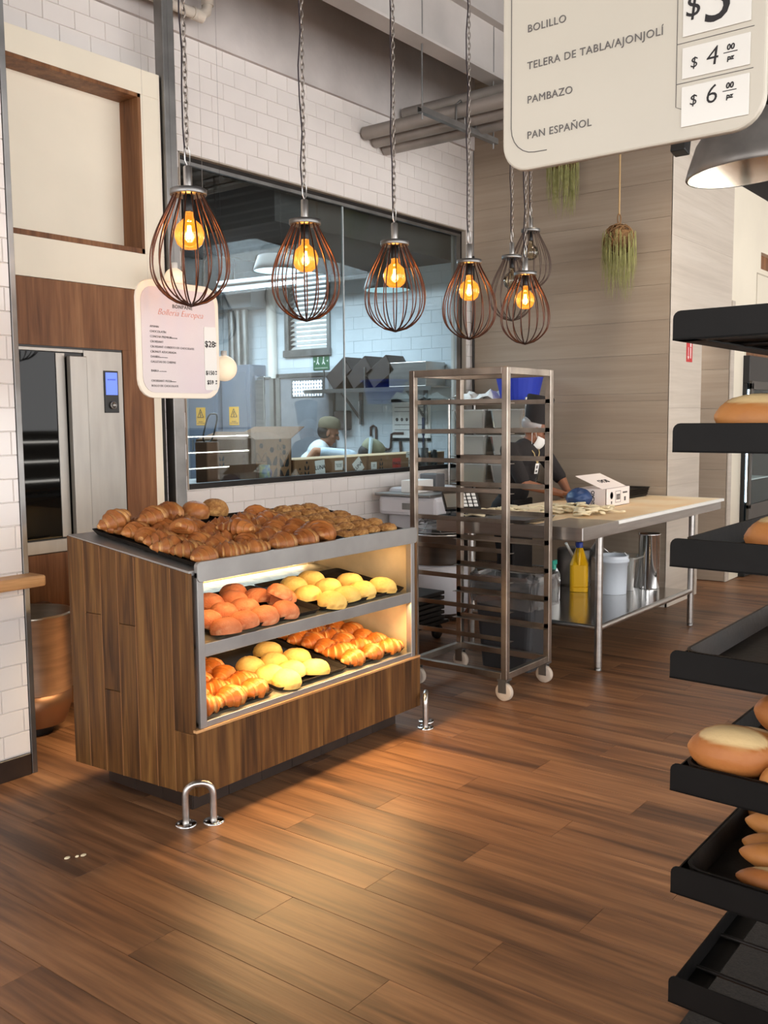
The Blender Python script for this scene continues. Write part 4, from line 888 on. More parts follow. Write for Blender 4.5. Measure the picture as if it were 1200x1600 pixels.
lidm = frame((bx0-.02, by0+.02, bz+bh), (1, .0, 0), (-.2, .55, .28))
lid = G().box((0, 0, 0), (.40, .21, .003)).mesh('lid_flap'); lid.transform(lidm); link('lid_flap', lid, PINKW, WB)
bool_text('SICAO', .055, PRINTK, 'lettering', WB, lidm @ frame((.22, .10, .0042 if 0 else -.0012), (-1, 0, 0), (0, -1, 0)) if 0 else lidm @ frame((.22, .10, .0038), (-1, 0, 0), (0, -1, 0)), bold=.002)
bool_text('SICAO', .036, PRINTK, 'lettering', WB, frame((bx0-.0008, by0+.10, bz+.065), (0, 0, 1), (0, 1, 0)), bold=.001)
bool_text('▪▪▪\n▪▪▪', .03, PRINTG, 'lettering', WB, frame((bx0+.20, by0-.0008, bz+.065), (1, 0, 0), (0, 0, 1)))
g = G()
for u0, u1, v0, v1 in ((.155, .245, .025, .028), (.155, .245, .105, .108), (.155, .158, .025, .108), (.242, .245, .025, .108)): g.box((bx0+u0, by0-.0012, bz+v0), (bx0+u1, by0-.0002, bz+v1))
for q in range(9): g.box((bx0+.17+q*.0075, by0-.0012, bz+.045), (bx0+.173+q*.0075+.001*(q % 2), by0-.0002, bz+.085))
g.build('printed_frame', PRINTG, WB)
g = G().lathe([(.026, 0), (.026, .001), (.02, .001), (.02, 0)], 24, (bx0+.09, by0-.0002, bz+.08), M=Matrix.Rotation(pi/2, 3, 'X')); g.box((bx0+.08, by0-.001, bz+.02), (bx0+.10, by0-.0002, bz+.04)); g.build('printed_mark', PRINTG, WB)
bool_text('MADRID', .022, PRINTG, 'lettering', WB, frame((bx0+.32, by0-.0008, bz+.09), (1, 0, 0), (0, 0, 1))) if 0 else None
G().box((bx0+.305, by0-.001, bz+.03), (bx0+.335, by0-.0002, bz+.06)).box((bx0+.28, by0-.001, bz+.085), (bx0+.36, by0-.0002, bz+.097)).build('printed_mark', PRINTG, WB)
BB = G(); n_, k_ = 16, 14; rr_ = random.Random(5)
BB.ball((6.20, 3.04, .9146+.068), (.10, .09, .068), 22, 14); BB.v = [(x+rr_.uniform(-.007, .007), y+rr_.uniform(-.007, .007), max(.915, z+rr_.uniform(-.007, .007))) for x, y, z in BB.v]; tag(BB.build('blue_bag', mat('dark_blue_bag', (34, 62, 108), .45, bump=.5, bscale=18)), 'crumpled dark blue bag beside the white carton', 'bag')
bpy.data.objects['blue_bag'].modifiers.new('s', 'SUBSURF').levels = 1
tag(G().ball((0, 0, 0), (.022, .022, .016), 12, 8).build('orange_lump', mat('orange_brown', (190, 98, 50), .6)), 'small orange brown lump by the dough piles', 'lump').location = (5.98, 2.90, .93)
for q in range(4):
    tray('stacked_tray', f'black baking tray in the stack behind the white carton, {("bottom one", "second from the bottom", "third from the bottom", "topmost one")[q]}', 6.84+.01*q, 7.42+.012*q, 3.02, 3.42, .9150+.016*q, False, TRAYB, .022, group='stacked trays on the worktable')
tray('stacked_tray', 'dark tray lying flat behind the hands of the masked baker', 6.60, 7.0, 3.42-.0+.0, 3.455+.0, .96, False, TRAYB, .03) if 0 else None
# ----- bin, spray bottle
BN = thing('waste_bin', 'tall dark grey bin with clear bag liner beside the tray rack', 'bin', (5.17, 2.97, 0)); c = V((5.17, 2.97, 0))
for_g = G(); wx, wy, h = .155, .22, .56
r0_ = [c + V((u*.78, v*.78, 0)) for u, v in rrect(-wx, -wy, wx, wy, .05, 4)]; r1_ = [c + V((u, v, h)) for u, v in rrect(-wx, -wy, wx, wy, .05, 4)]; r2_ = [c + V((u*.95, v*.95, h)) for u, v in rrect(-wx, -wy, wx, wy, .05, 4)]; r3_ = [c + V((u*.74, v*.74, .02)) for u, v in rrect(-wx, -wy, wx, wy, .05, 4)]
n = len(r0_); for_g.add(r0_+r1_+r2_+r3_, [tuple(range(n-1, -1, -1)), tuple(range(3*n, 4*n))] + [(k*n+i, k*n+(i+1) % n, (k+1)*n+(i+1) % n, (k+1)*n+i) for k in range(3) for i in range(n)])
for_g.build('bin_body', mat('dark_grey_bin', (54, 54, 56), .5), BN)
bagg = G(); rb = random.Random(9); ring = rrect(-wx-.012, -wy-.012, wx+.012, wy+.012, .05, 7); n = len(ring); prof = [(1.0, .40, .010), (1.03, .46, .012), (1.05, .54, .010), (1.02, .585, .010), (.92, .60, .014), (.86, .54, .016), (.80, .38, .016)]
vs = []
for k_, z_, am in prof: vs += [c + V((u*k_ + rb.uniform(-am, am), v*k_ + rb.uniform(-am, am), z_ + rb.uniform(-am, am)*1.5)) for u, v in ring]
bagg.add(vs, [(k*n+i, k*n+(i+1) % n, (k+1)*n+(i+1) % n, (k+1)*n+i) for k in range(len(prof)-1) for i in range(n)], False); bagg.build('bag_liner', BAGP, BN)
SB = thing('spray_bottle', 'white spray bottle with green trigger behind the bin', 'bottle', (5.98, 3.2, 0)); c = V((6.02, 3.14, Zs))
G().lathe([(.04, 0), (.044, .01), (.044, .13), (.03, .17), (.014, .19), (.014, .21), (0, .21)], 20, c).build('bottle', PAPER, SB)
G().lathe([(.016, .20), (.018, .23), (.014, .25)], 14, c).box(c+V((-.03, -.011, .25)), c+V((.035, .011, .28))).box(c+V((.015, -.006, .20)), c+V((.024, .006, .25)), Matrix.Rotation(.4, 3, 'Y')).build('trigger', mat('green_trigger', (40, 150, 128), .4), SB, .003)
# ----- mixer by the window wall
MX = thing('spiral_mixer', 'white spiral mixer with steel bowl and wire guard by the kitchen window', 'mixer', (6.3, 4.35, 0))
MW = mat('white_mixer_paint', (206, 204, 208), .35)
c = V((6.12, 4.18, 0))
G().lathe([(.20, .06), (.22, .1), (.235, .40), (.23, .43), (0, .43)], 36, c).build('base', MW, MX)
G().lathe([(.225, .44), (.235, .46), (.24, .66), (.248, .665), (.248, .675), (.236, .675), (.22, .5), (0, .48)], 40, c).build('bowl', STEEL, MX)
gd = G()
for q in range(4): 
    rr = .24 - q*.035; z = .69 + q*.028
    gd.tube([c + V((rr*cos(2*pi*j/28), rr*sin(2*pi*j/28), z)) for j in range(28)], .004, 5, closed=True)
for j in range(10): a = 2*pi*j/10; gd.tube([c + V((.24*cos(a), .24*sin(a), .69)), c + V((.13*cos(a), .13*sin(a), .78))], .003, 5)
gd.build('wire_guard', STEEL2, MX)
G().box((6.16, 4.36, .08), (6.66, 4.72, 1.0)).build('column_body', MW, MX, .03)
G().box((5.96, 4.10, .80), (6.46, 4.66, .95)).build('head', MW, MX, .03)
G().box((5.94, 4.15, .952), (6.5, 4.68, .972)).build('top_plate', STEEL2, MX, .004)
cp = G().box((6.40, 4.352, .40), (6.60, 4.360, .60)).build('switch_plate', mat('grey_switch_plate', (122, 126, 134), .4), MX, .004)
for x in (6.45, 6.53):
    for z in (.45, .55): G().lathe([(.016, 0), (.016, .02), (0, .022)], 14, (x, 4.352, z), M=Matrix.Rotation(pi/2, 3, 'X')).build('knob', BLACKP, cp)
G().box((5.952, 4.3, .85), (5.959, 4.42, .90)).build('badge', STEEL2, MX)
bool_text('▭', .03, PRINTK, 'badge_lettering', MX, frame((5.951, 4.36, .875), (0, -1, 0), (0, 0, 1))) if 0 else None
tag(G().box((6.67, 4.30, .05), (6.72, 4.36, .85)).build('red_post', mat('red_paint', (150, 30, 30), .5)), 'red painted post between the white mixer and the table leg', 'post')
for x in (5.55, 5.85):
    pass
DL = thing('tray_dolly', 'low dark dolly carrying stacked trays beside the tray rack', 'dolly', (5.3, 3.95, 0))
for q in range(6): G().box((5.05, 3.75, .14+q*.035), (5.55, 4.15, .165+q*.035)).build('stacked_pan', TRAYB, DL, .004, 1)
G().box((5.03, 3.73, .115), (5.57, 4.17, .135)).build('deck', DARKM, DL)
for x in (5.09, 5.51):
    for y in (3.79, 4.11): G().lathe([(.01, -.014), (.05, -.014), (.05, .014), (.01, .014)], 18, (x, y, .05), M=Matrix.Rotation(pi/2, 3, 'X')).build('wheel', DARKM, DL)
SC_ = thing('bench_scale', 'dark bench scale with keypad at the end of the worktable', 'scale', (5.16, 3.38, .915))
sm_ = Matrix.Rotation(radians(-38), 3, 'Z') @ Matrix.Rotation(radians(50), 3, 'X')
c = V((5.16, 3.38, 1.02)); g = G().box(c+V((-.10, -.07, -.012)), c+V((.14, .07, .012)), sm_, c).box(c+V((-.05, .0, -.10)), c+V((.05, .10, -.04)), Matrix.Rotation(radians(-38), 3, 'Z'), c); g.box((5.11, 3.33, .915), (5.21, 3.43, .93)); g.build('scale_head', BLACKP, SC_, .004)
G().box(c+V((-.09, -.055, .0121)), c+V((.0, .05, .0135)), sm_, c).build('scale_screen', mat('grey_lcd', (104, 108, 104), .3), SC_)
for i in range(4):
    for j in range(3): G().box(c+V((.025+j*.035, -.055+i*.028, .0121)), c+V((.05+j*.035, -.036+i*.028, .017)), sm_, c).build('key', PAPER, SC_)
tag(G().box((6.05, 4.35, .973), (6.28, 4.5, 1.07)).build('small_carton', PAPER, None, .003), 'small white carton on top of the mixer', 'box')
tag(G().box((6.30, 4.33, .973), (6.42, 4.5, 1.11)).build('grey_device', mat('grey_plastic', (104, 104, 106), .5), None, .01), 'grey plastic device standing beside the small carton on the mixer', 'device')
# ----- shelf with tubs along the grey wall, blue tub, paper
SH = thing('wall_shelving', 'steel wire shelving with clear tubs against the grey wall behind the baker', 'shelving', (7.25, 4.25, 0))
for x in (7.03, 7.45):
    for y in (3.93, 4.70): G().tube([(x, y, 0), (x, y, 1.72)], .013, 10).build('upright', STEEL, SH)
for z in (.25, .98, 1.225, 1.445, 1.685):
    sg = G().tube([(7.03, 3.93, z), (7.03, 4.70, z)], .006, 6).tube([(7.45, 3.93, z), (7.45, 4.70, z)], .006, 6)
    for q in range(22): sg.tube([(7.03, 3.94+q*.036, z), (7.45, 3.94+q*.036, z)], .0025, 5)
    sg.build('wire_shelf', STEEL2, SH)
FILL = [mat('tub_contents_brown', (120, 92, 78), .9, var=.3), mat('tub_contents_pale', (206, 194, 180), .9, var=.2), mat('tub_contents_cream', (206, 186, 132), .9, var=.25)]
for (y, z, k, lb) in ((4.51, 1.45, 0, 'top row, left'), (4.14, 1.45, 1, 'top row, middle'), (4.50, 1.23, 1, 'second row, left'), (4.14, 1.23, 1, 'second row, middle'), (4.50, .985, 2, 'bottom row, left'), (4.14, .985, 0, 'bottom row, middle')):
    o = thing('storage_tub', f'clear plastic storage tub on the wall shelving, {lb}', 'tub', (7.22, y, z+.006), 'clear tubs on the wall shelving'); c = V((7.22, y, z+.006))
    open_tub(G(), c, .17, .165, .17).build('tub', CLEARP, o)
    g = G().prism(rrect(-.138, -.132, .138, .132, .02, 3), c+V((0, 0, .004)), (1, 0, 0), (0, 1, 0), (0, 0, .10)); g.build('filling', FILL[k], o)
BL = thing('blue_basin', 'large blue plastic basin on top of the wall shelving', 'basin', (7.2, 4.09, 1.69)); c = V((7.2, 4.09, 1.692))
g = G(); k = 28; prof = [(.155, 0), (.20, .20), (.225, .205), (.225, .225), (.205, .225), (.15, .012), (0, .012)]
vs = []; 
for r_, z_ in prof: vs += [c + V((r_*(1+.012*cos(9*2*pi*j/k))*cos(2*pi*j/k), r_*(1+.012*cos(9*2*pi*j/k))*sin(2*pi*j/k), z_)) for j in range(k)]
g.add(vs, [tuple(range(k-1, -1, -1))] + [(i*k+j, i*k+(j+1) % k, (i+1)*k+(j+1) % k, (i+1)*k+j) for i in range(len(prof)-1) for j in range(k)], False); g.build('basin', mat('blue_plastic', (42, 62, 176), .4), BL)
pg_ = G(); rp_ = random.Random(3); k = 9; vs = [(7.05 + i*.045, 4.26 + j*.055, 1.705 + rp_.uniform(0, .07)*(1 if 0 < i < 8 and 0 < j < 8 else .2) + .03*sin(j*1.1)) for i in range(k) for j in range(k)]
vs = [(x, y, max(z, 1.697)) for x, y, z in vs]
pg_.add(vs, [(i*k+j, i*k+j+1, (i+1)*k+j+1, (i+1)*k+j) for i in range(k-1) for j in range(k-1)]); po = pg_.build('paper_sheets', PAPER); po.modifiers.new('t', 'SOLIDIFY').thickness = .002
tag(po, 'crumpled white paper sheets on top of the wall shelving', 'paper')
tag(G().tube([(7.46, 4.72, .1), (7.46, 4.72, 3.0)], .012, 8).build('dark_conduit', DARKM), 'thin dark conduit running up the corner of the grey wall', 'conduit')
# ----- red fire sign, spot
FS = thing('fire_sign', 'small red fire extinguisher sign on the lit column face', 'sign', (8.0, YC, 2.1))
G().box((7.86, YC-.004, 2.0), (7.99, YC-.0002, 2.19)).build('plate', mat('red_sign', (196, 30, 36), .4), FS)
g = G().box((7.94, YC-.0052, 2.03), (7.955, YC-.0041, 2.12)).prism([(0, -.025), (.02, 0), (-.02, 0)], (7.895, YC-.0052, 2.045), (1, 0, 0), (0, 0, 1), (0, .001, 0)).box((7.891, YC-.0052, 2.045), (7.899, YC-.0041, 2.12)).box((7.87, YC-.0052, 2.155), (7.915, YC-.0041, 2.175)); g.box((7.935, YC-.0052, 2.125), (7.96, YC-.0041, 2.165)); g.build('pictogram', PAPER, FS)
# ----- hanging moss balls
MOSS = mat('dry_moss', (172, 168, 112), .9, var=.35, vscale=20, col2=(138, 138, 84)); TWIG = mat('woven_twigs', (136, 100, 62), .8, var=.3)
def moss(x, y, z, label, rope, seed, L=.34):
    T = thing('moss_ball', label, 'hanging plant', (x, y, z), 'hanging moss balls'); c = V((x, y, z)); r = random.Random(seed); g = G()
    for q in range(46):
        ax = V((r.gauss(0, 1), r.gauss(0, 1), r.gauss(0, 1))).normalized(); u = ax.orthogonal().normalized(); v = ax.cross(u); R_ = .118*r.uniform(.9, 1.04); a0 = r.uniform(0, 6.3); sp = r.uniform(1.5, 4)
        g.tube([c + (u*cos(a0+sp*t/9) + v*sin(a0+sp*t/9))*R_ + ax*r.uniform(-.01, .01) for t in range(10)], .004, 5)
    g.ball(c, .098, 14, 10); g.build('twig_ball', TWIG, T)
    g = G()
    for q in range(190):
        a = r.uniform(0, 6.3); rr = .125*sqrt(r.uniform(.15, 1.05)); x0, y0 = rr*cos(a), rr*sin(a); z0 = -sqrt(max(0, .118**2 - rr*rr))*.95 + r.uniform(-.01, .015 + .05*(rr > .112)); l = L*r.uniform(.45, 1.15)*(1.1 - abs(x0)*2)
        g.tube([c + V((x0, y0, z0)), c + V((x0*1.06, y0*1.06, z0-l*.5)), c + V((x0*1.04+r.uniform(-.02, .02), y0*1.04+r.uniform(-.02, .02), z0-l))], [.0025, .002, .0007], 4, cap=False)
    tag(g.build('moss_strands', MOSS, T), kind='stuff')
    G().tube([c + V((.03*cos(t), 0, .155 + .04*sin(t))) for t in [2*pi*i/16 for i in range(16)]], .005, 6, closed=True).build('ring', TWIG, T)
    G().tube([c + V((0, 0, .19)), c + V((0, 0, rope))], .007, 6).build('rope', mat('jute_rope', (186, 154, 110), .9), T)
moss(7.25, 3.235, 2.945, 'moss ball hanging on a rope before the grey wall, lower right', 1.8, 1)
moss(7.25, 3.73, 3.64, 'moss ball hanging higher behind the large price sign', 1.2, 2)
# ----- dome lamp and little spot at the right
DM = thing('dome_lamp', 'large dark metal dome lamp above the bread stand, warm inside', 'pendant lamp', (4.34, 1.37, 2.6)); c = V((4.40, 1.36, 2.61)); Rt = Matrix.Rotation(radians(-1), 3, V((.61, -.79, 0))) @ Matrix.Rotation(radians(-5), 3, V((.79, .61, 0)))
G().lathe([(.262, 0), (.268, .006), (.255, .045), (.215, .14), (.15, .225), (.09, .265), (.06, .275), (.06, .33), (.04, .36), (0, .36)], 48, c, M=Rt, cap=False).build('shade', mat('grey_dome_metal', (128, 123, 118), .38, .35, var=.15), DM)
G().lathe([(.258, .002), (.246, .045), (.207, .138), (.145, .218), (.06, .262), (0, .264)], 48, c, M=Rt, cap=False).build('reflector', mat('satin_reflector', (226, 218, 200), .22, .9), DM)
G().ball(c + V((0, 0, .15)), .045, 16, 10).build('bulb', mat('warm_lamp', (255, 200, 120), .5, emit=(255, 196, 116), es=3.5), DM)
G().tube([c + V((0, 0, .35)), V((4.40, 1.36, 4.76))], .006, 8).build('cord', CORDM, DM)
l = bpy.data.lights.new('dome_glow', 'SPOT'); l.energy = 30; l.color = (1, .72, .42); l.spot_size = radians(110); l.spot_blend = .7; l.shadow_soft_size = .06
lo = bpy.data.objects.new('dome_glow', l); COL.objects.link(lo); lo.location = c + V((0, 0, .1))
SP = thing('ceiling_spot', 'small black spotlight hanging below the large price sign edge', 'spotlight', (5.2, 2.2, 3.3))
G().box((6.30, 2.36, 3.27), (6.40, 2.46, 3.38), Matrix.Rotation(.2, 3, 'Y')).build('head', BLACKP, SP, .008); G().tube([(6.36, 2.42, 3.35), (6.36, 2.42, 4.76)], .012, 8).build('stem', BLACKP, SP)
tag(G().box((9.2, 2.75, 3.66), (13, 2.9, 3.95)).build('dark_soffit', DARKM), 'dark metal soffit above the cream cabinet wall', 'soffit') if 0 else None
# ----- long lit showcase across the shop (seen only as a reflection)
SW_ = thing('showcase', 'long dark glass showcase with lit shelves across the shop', 'showcase', (8, -1.3, 0))
G().box((5.7, -1.75, 0), (10.4, -.95, .62)).build('plinth', DARKM, SW_)
G().box((5.7, -1.75, .62), (10.4, -1.72, 1.42)).build('back_panel', mat('showcase_back', (120, 104, 84), .6), SW_)
for z in (.84, 1.07, 1.30):
    G().box((5.7, -1.7, z), (10.4, -1.0, z+.012)).build('glass_shelf', CLEARP, SW_)
    G().box((5.72, -1.01, z+.012), (10.38, -.99, z+.03)).build('led_strip', mat('cool_led', (255, 255, 250), .5, emit=(255, 250, 240), es=22), SW_)
for x in (5.7, 7.25, 8.8, 10.37): G().box((x, -1.0, .62), (x+.03, -.96, 1.42)).build('post', STEEL2, SW_)
G().box((5.7, -1.75, 1.42), (10.4, -.95, 1.45)).build('top', POLISH, SW_)
# ----- fridge at the far right
FG = thing('display_fridge', 'upright black glass door fridge with lit inside behind the bread stand', 'fridge', (9.9, YC-.1, 0))
fx0, fx1, fy = 9.36, 10.3, YC-.06
g = G().box((fx0, fy, .0), (fx1, fy+.7, .12)).box((fx0, fy, 1.86), (fx1, fy+.7, 2.12)).box((fx0, fy+.02, .12), (fx0+.04, fy+.7, 1.86)).box((fx1-.04, fy+.02, .12), (fx1, fy+.7, 1.86)).box((fx0, fy+.66, .12), (fx1, fy+.7, 1.86)); g.build('cabinet', BLACKP, FG, .004)
d = G().box((fx0+.0, fy-.03, .66), (fx0+.05, fy, 1.86)).box((fx1-.1, fy-.03, .66), (fx1, fy, 1.86)).box((fx0, fy-.03, 1.80), (fx1, fy, 1.88)).box((fx0, fy-.03, .12), (fx1, fy, .70)).build('door_frame', mat('dark_grey_door_frame', (84, 80, 76), .4, .5), FG, .004)
G().box((fx0+.05, fy-.02, .70), (fx1-.1, fy-.014, 1.80)).build('pane', GLASS, d)
G().box((fx0+.055, fy+.01, .72), (fx0+.075, fy+.03, 1.80)).build('light_tube', mat('cool_fridge_light', (225, 245, 255), .5, emit=(205, 236, 255), es=14), FG)
G().box((fx0+.04, fy+.6, .12), (fx1-.04, fy+.64, 1.86)).build('liner', mat('glowing_fridge_liner', (186, 206, 212), .5, emit=(170, 205, 215), es=.8), FG)  # liner emits so the fridge inside reads as lit
for z in (.92, 1.2, 1.5): G().box((fx0+.05, fy+.04, z), (fx1-.05, fy+.6, z+.012)).build('fridge_shelf', PAPER, FG)
tag(G().box((fx0+.14, fy+.1, .935), (fx0+.5, fy+.4, 1.10)).build('fridge_box', CLEARP, None, .006), 'clear plastic box on the low shelf of the black fridge', 'box')
tag(G().box((fx0+.30, fy-.036, 1.18), (fx0+.62, fy-.031, 1.62)).build('notice_card', PAPER), 'white notice card stuck to the fridge door', 'notice') 
bool_text('Suelta\nla puerta', .06, PRINTG, 'notice_lettering', bpy.data.objects['notice_card'], frame((fx0+.46, fy-.037, 1.45), (1, 0, 0), (0, 0, 1)))
tag(G().box((2.27, -.6, 0), (3.4, .82, .012)).build('rubber_mat', mat('speckled_black_mat', (20, 18, 17), .9, var=.5, vscale=120, col2=(38, 34, 31), bump=.4, bscale=200), None, .003), 'speckled black rubber mat on the floor under the bread stand', 'mat')
# ------------------------------------------------------------------ black bread stand close on the right
ST = thing('bread_stand', 'tall black metal bread stand with seven shelves at the right edge', 'stand', (2.0, .3, 0))
LEV = [(1.697, .652, 1.686), (1.680, .642, 1.486), (1.660, .635, 1.282), (1.644, .625, 1.083), (1.627, .614, .882), (1.613, .604, .699), (1.594, .597, .504)]
ROT = radians(-3.2)
SLAB = ('topmost', 'second from the top', 'third from the top', 'fourth from the top', 'fifth from the top', 'sixth from the top', 'lowest')
SW, SD, LIPH = .98, .66, .052
def onshelf(i, u, v, z=0):  # u into the stand from the front, v to the right along the front
    x, y, zb = LEV[i]; a = ROT
    return V((x + u*cos(a*.0) + v*sin(a)*1.0, y - v*cos(a) + u*.0, zb + z))
XV = V((1, 0, 0)); YV = V((sin(ROT), -cos(ROT), 0))
def sbox(g, i, u0, u1, v0, v1, z0, z1):
    P = [onshelf(i, u, v, z) for u, v, z in ((u0, v0, z0), (u1, v0, z0), (u1, v1, z0), (u0, v1, z0))]; Q = [p + V((0, 0, z1-z0)) for p in P]; return g.hexa(P, Q)
for i in range(7):
    p = onshelf(i, 0, 0)
    lip = G().prism([(a, b) for a, b in ([(0, 0), (SW, 0), (SW, LIPH), (.014, LIPH), (.0087, LIPH-.001), (.0041, LIPH-.0041), (.001, LIPH-.0087), (0, LIPH-.014)])], p, YV, (0, 0, 1), (.003, 0, 0))
    sh_ = lip.build('shelf', BLACK, ST, .0006, 1)
    g = G(); sbox(g, i, .002, SD, .003, .006, 0, LIPH-.016); sbox(g, i, 0, SD, SW-.003, SW, 0, LIPH-.006); sbox(g, i, SD-.003, SD, 0, SW, 0, LIPH); g.build('side_wall', BLACK, sh_)
    g = G(); sbox(g, i, 0, .045, 0, SW, 0, .003); sbox(g, i, SD-.045, SD, 0, SW, 0, .003); sbox(g, i, 0, SD, 0, .045, 0, .003); sbox(g, i, 0, SD, SW-.045, SW, 0, .003); g.build('angle_ledge', BLACK, sh_)
    for q in (.13, .27, .41, .55): G().tube([onshelf(i, q, .003, .006), onshelf(i, q, SW-.003, .006)], .0042, 8).build('rod', DARKM, sh_)
for v in (.28, .80):
    G().hexa([onshelf(6, SD+.10, v, -.49), onshelf(6, SD+.16, v, -.49), onshelf(6, SD+.16, v+.05, -.49), onshelf(6, SD+.10, v+.05, -.49)], [onshelf(0, SD, v, .25), onshelf(0, SD+.06, v, .25), onshelf(0, SD+.06, v+.05, .25), onshelf(0, SD, v+.05, .25)]).build('upright', BLACK, ST)
g = G(); sbox(g, 6, .05, .9, .26, .34, -.491, -.44); sbox(g, 6, .05, .9, .78, .86, -.491, -.44); g.build('foot', BLACK, ST, .004)
def stray(i, v0, v1, label, mt=TRAYB):
    g = G(); h = .040; z0 = .0105
    def ring(ins, z): return [onshelf(i, u, v, z) for u, v in rrect(.012+ins, v0+ins, SD-.02-ins, v1-ins, .03, 4)]
    rings = [ring(.012, z0), ring(0, z0+h), ring(.005, z0+h), ring(.016, z0+.003)]; n = len(rings[0])
    g.add(sum(rings, []), [tuple(range(n-1, -1, -1)), tuple(3*n+i_ for i_ in range(n))] + [(k*n+q, k*n+(q+1) % n, (k+1)*n+(q+1) % n, (k+1)*n+q) for k in range(3) for q in range(n)])
    return tag(g.build('bread_tray', mt), label, 'tray', 'trays on the bread stand')
FLT = mat('floury_black_tray', (40, 33, 29), .5, .4, var=.8, vscale=9, col2=(58, 46, 38), bump=.1, bscale=60)
for i in range(6):
    stray(i, .018, .47, f"black bread tray, left half of the bread stand's {SLAB[i]} shelf", FLT if i == 3 else TRAYB)
    stray(i, .485, .96, f"black bread tray, right half of the bread stand's {SLAB[i]} shelf")
BO = [bolillo(i, .158, .05) for i in range(3)]; BP = [bolillo(10+i, .20, .034, i == 1) for i in range(2)]
BRD = []
def bread(i, u, v, dz, rz, rx, lab, me, sc=1.0, ry=0):
    o = link('bread_roll', me, BOLI); o.location = onshelf(i, u, v, .014 + dz); o.rotation_euler = (rx, ry, rz); o.scale = (sc,)*3
    return tag(o, lab, 'bread', 'white breads on the bread stand')
bread(4, .085, .088, .034, radians(-80), .55, 'golden split roll nearest the front left corner of the fifth shelf', BO[0], 1.0)
bread(4, .075, .215, .004, radians(-60), .3, 'golden roll right of the split one on the fifth shelf front', BO[1], 1.0)
bread(4, .24, .16, .07, radians(-75), .5, 'golden roll propped up behind the split roll on the fifth shelf', BO[2], 1.05, .1)
bread(4, .20, .06+.02, .0, radians(-85), -.2, 'golden roll lying behind the front left roll of the fifth shelf', BO[1], .95)
bread(4, .19, .25, .02, radians(-110), -.3, 'golden roll at the back right of the fifth shelf group', BO[0], 1.0)
bread(4, .10, .33, .0, radians(-85), .2, 'golden roll third along the front of the fifth shelf', BO[2], 1.0)
bread(1, .12, .12, .025, radians(-75), .5, 'golden roll peeking over the second shelf lip, at left', BO[0], 1.0)
bread(1, .12, .27, .025, radians(-85), .4, 'golden roll peeking over the second shelf lip, right of the left one', BO[1], 1.0)
bread(2, .12, .19, .010, radians(-80), .4, 'golden bread on the third shelf near its front', BO[2], 1.12)
bread(2, .14, .34, .0, radians(-80), .3, 'golden bread on the third shelf, right of the front one', BO[0], 1.1)
for q in range(5):
    bread(5, .085 + q*.072, .195 - q*.0173, .004 + .012*(q % 2), radians(-84 - 2*q), .1*q, f'long pale roll in the row on the sixth shelf, {ORD[q]} from the front', BP[1 if q == 0 else 0], 1.0)
for q in range(3): bread(5, .11 + q*.07, .385, .004, radians(-86), .1, f'long pale roll in the second row on the sixth shelf, {ORD[q]} from the front', BP[q % 2], 1.0)
# ------------------------------------------------------------------ kitchen behind the glass
CT = thing('kitchen_counter', 'steel counter along the inside of the kitchen window', 'counter', (5.7, 5.2, 0))
G().box((4.15, 4.93, 1.075), (7.45, 5.34, 1.10)).box((4.15, 5.34, 1.075), (5.42, 5.75, 1.10)).build('top', STEEL2, CT, .003)
for x in (4.25, 5.6, 7.3): G().tube([(x, 5.1, 0), (x, 5.1, 1.08)], .02, 8).build('leg', STEEL2, CT)
cz = 1.101
def leafprint(g, O, ax, ay, s, fill):
    """plant mark: pairs of pointed leaves on a stem under a dot"""
    O, ax, ay = V(O), V(ax), V(ay); nrm = ax.cross(ay)*.0008
    def lf(x, y, sg):
        out = []
        for i in range(9): t = i/8; out.append((x + sg*s*(.02 + .30*t), y + s*(.42*t + .10*sin(pi*t)*.9)))
        for i in range(8, -1, -1): t = i/8; out.append((x + sg*s*(.02 + .30*t + .13*sin(pi*t)), y + s*(.42*t - .20*sin(pi*t))))
        return out
    for r in range(2 if fill else 1):
        for sg in (-1, 1):
            P = lf(0, r*s*.55, sg)
            if fill: g.prism(P[:-1], O, ax, ay, nrm)
            else: g.tube([O + ax*u + ay*v for u, v in P], .0016, 4, closed=True)
    top = O + ay*s*(1.25 if fill else .75); g.lathe([(s*.13, 0), (s*.13, .0008)], 14, top, M=Matrix((ax, ay, ax.cross(ay))).transposed())
CB = thing('cardboard_box', 'large open brown cardboard box with plant print inside the kitchen window', 'box', (5.1, 5.3, cz))
ax0, ax1, ay0, ay1, ah = 4.95, 5.33, 5.0, 5.64, .31
g = G().box((ax0, ay0, cz), (ax1, ay0+.006, cz+ah)).box((ax0, ay0, cz), (ax0+.006, ay1, cz+ah)).box((ax1-.006, ay0, cz), (ax1, ay1, cz+ah)).box((ax0, ay1-.006, cz), (ax1, ay1, cz+ah)).box((ax0, ay0, cz), (ax1, ay1, cz+.006)); g.build('box_body', CARD, CB)
G().hexa([(ax1-.005, ay0, cz+ah-.004), (ax1+.15, ay0-.0, cz+ah+.085), (ax1+.15, ay1-.1, cz+ah+.085), (ax1-.005, ay1, cz+ah-.004)], [(ax1-.005, ay0, cz+ah), (ax1+.15, ay0, cz+ah+.089), (ax1+.15, ay1-.1, cz+ah+.089), (ax1-.005, ay1, cz+ah)]).build('flap', CARD, CB)
G().hexa([(ax0, ay0+.002, cz+ah-.003), (ax1-.04, ay0+.002, cz+ah-.003), (ax1-.06, ay0+.16, cz+ah+.045), (ax0+.06, ay0+.16, cz+ah+.045)], [(ax0, ay0+.002, cz+ah), (ax1-.04, ay0+.002, cz+ah), (ax1-.06, ay0+.16, cz+ah+.049), (ax0+.06, ay0+.16, cz+ah+.049)]).build('flap', CARD, CB)
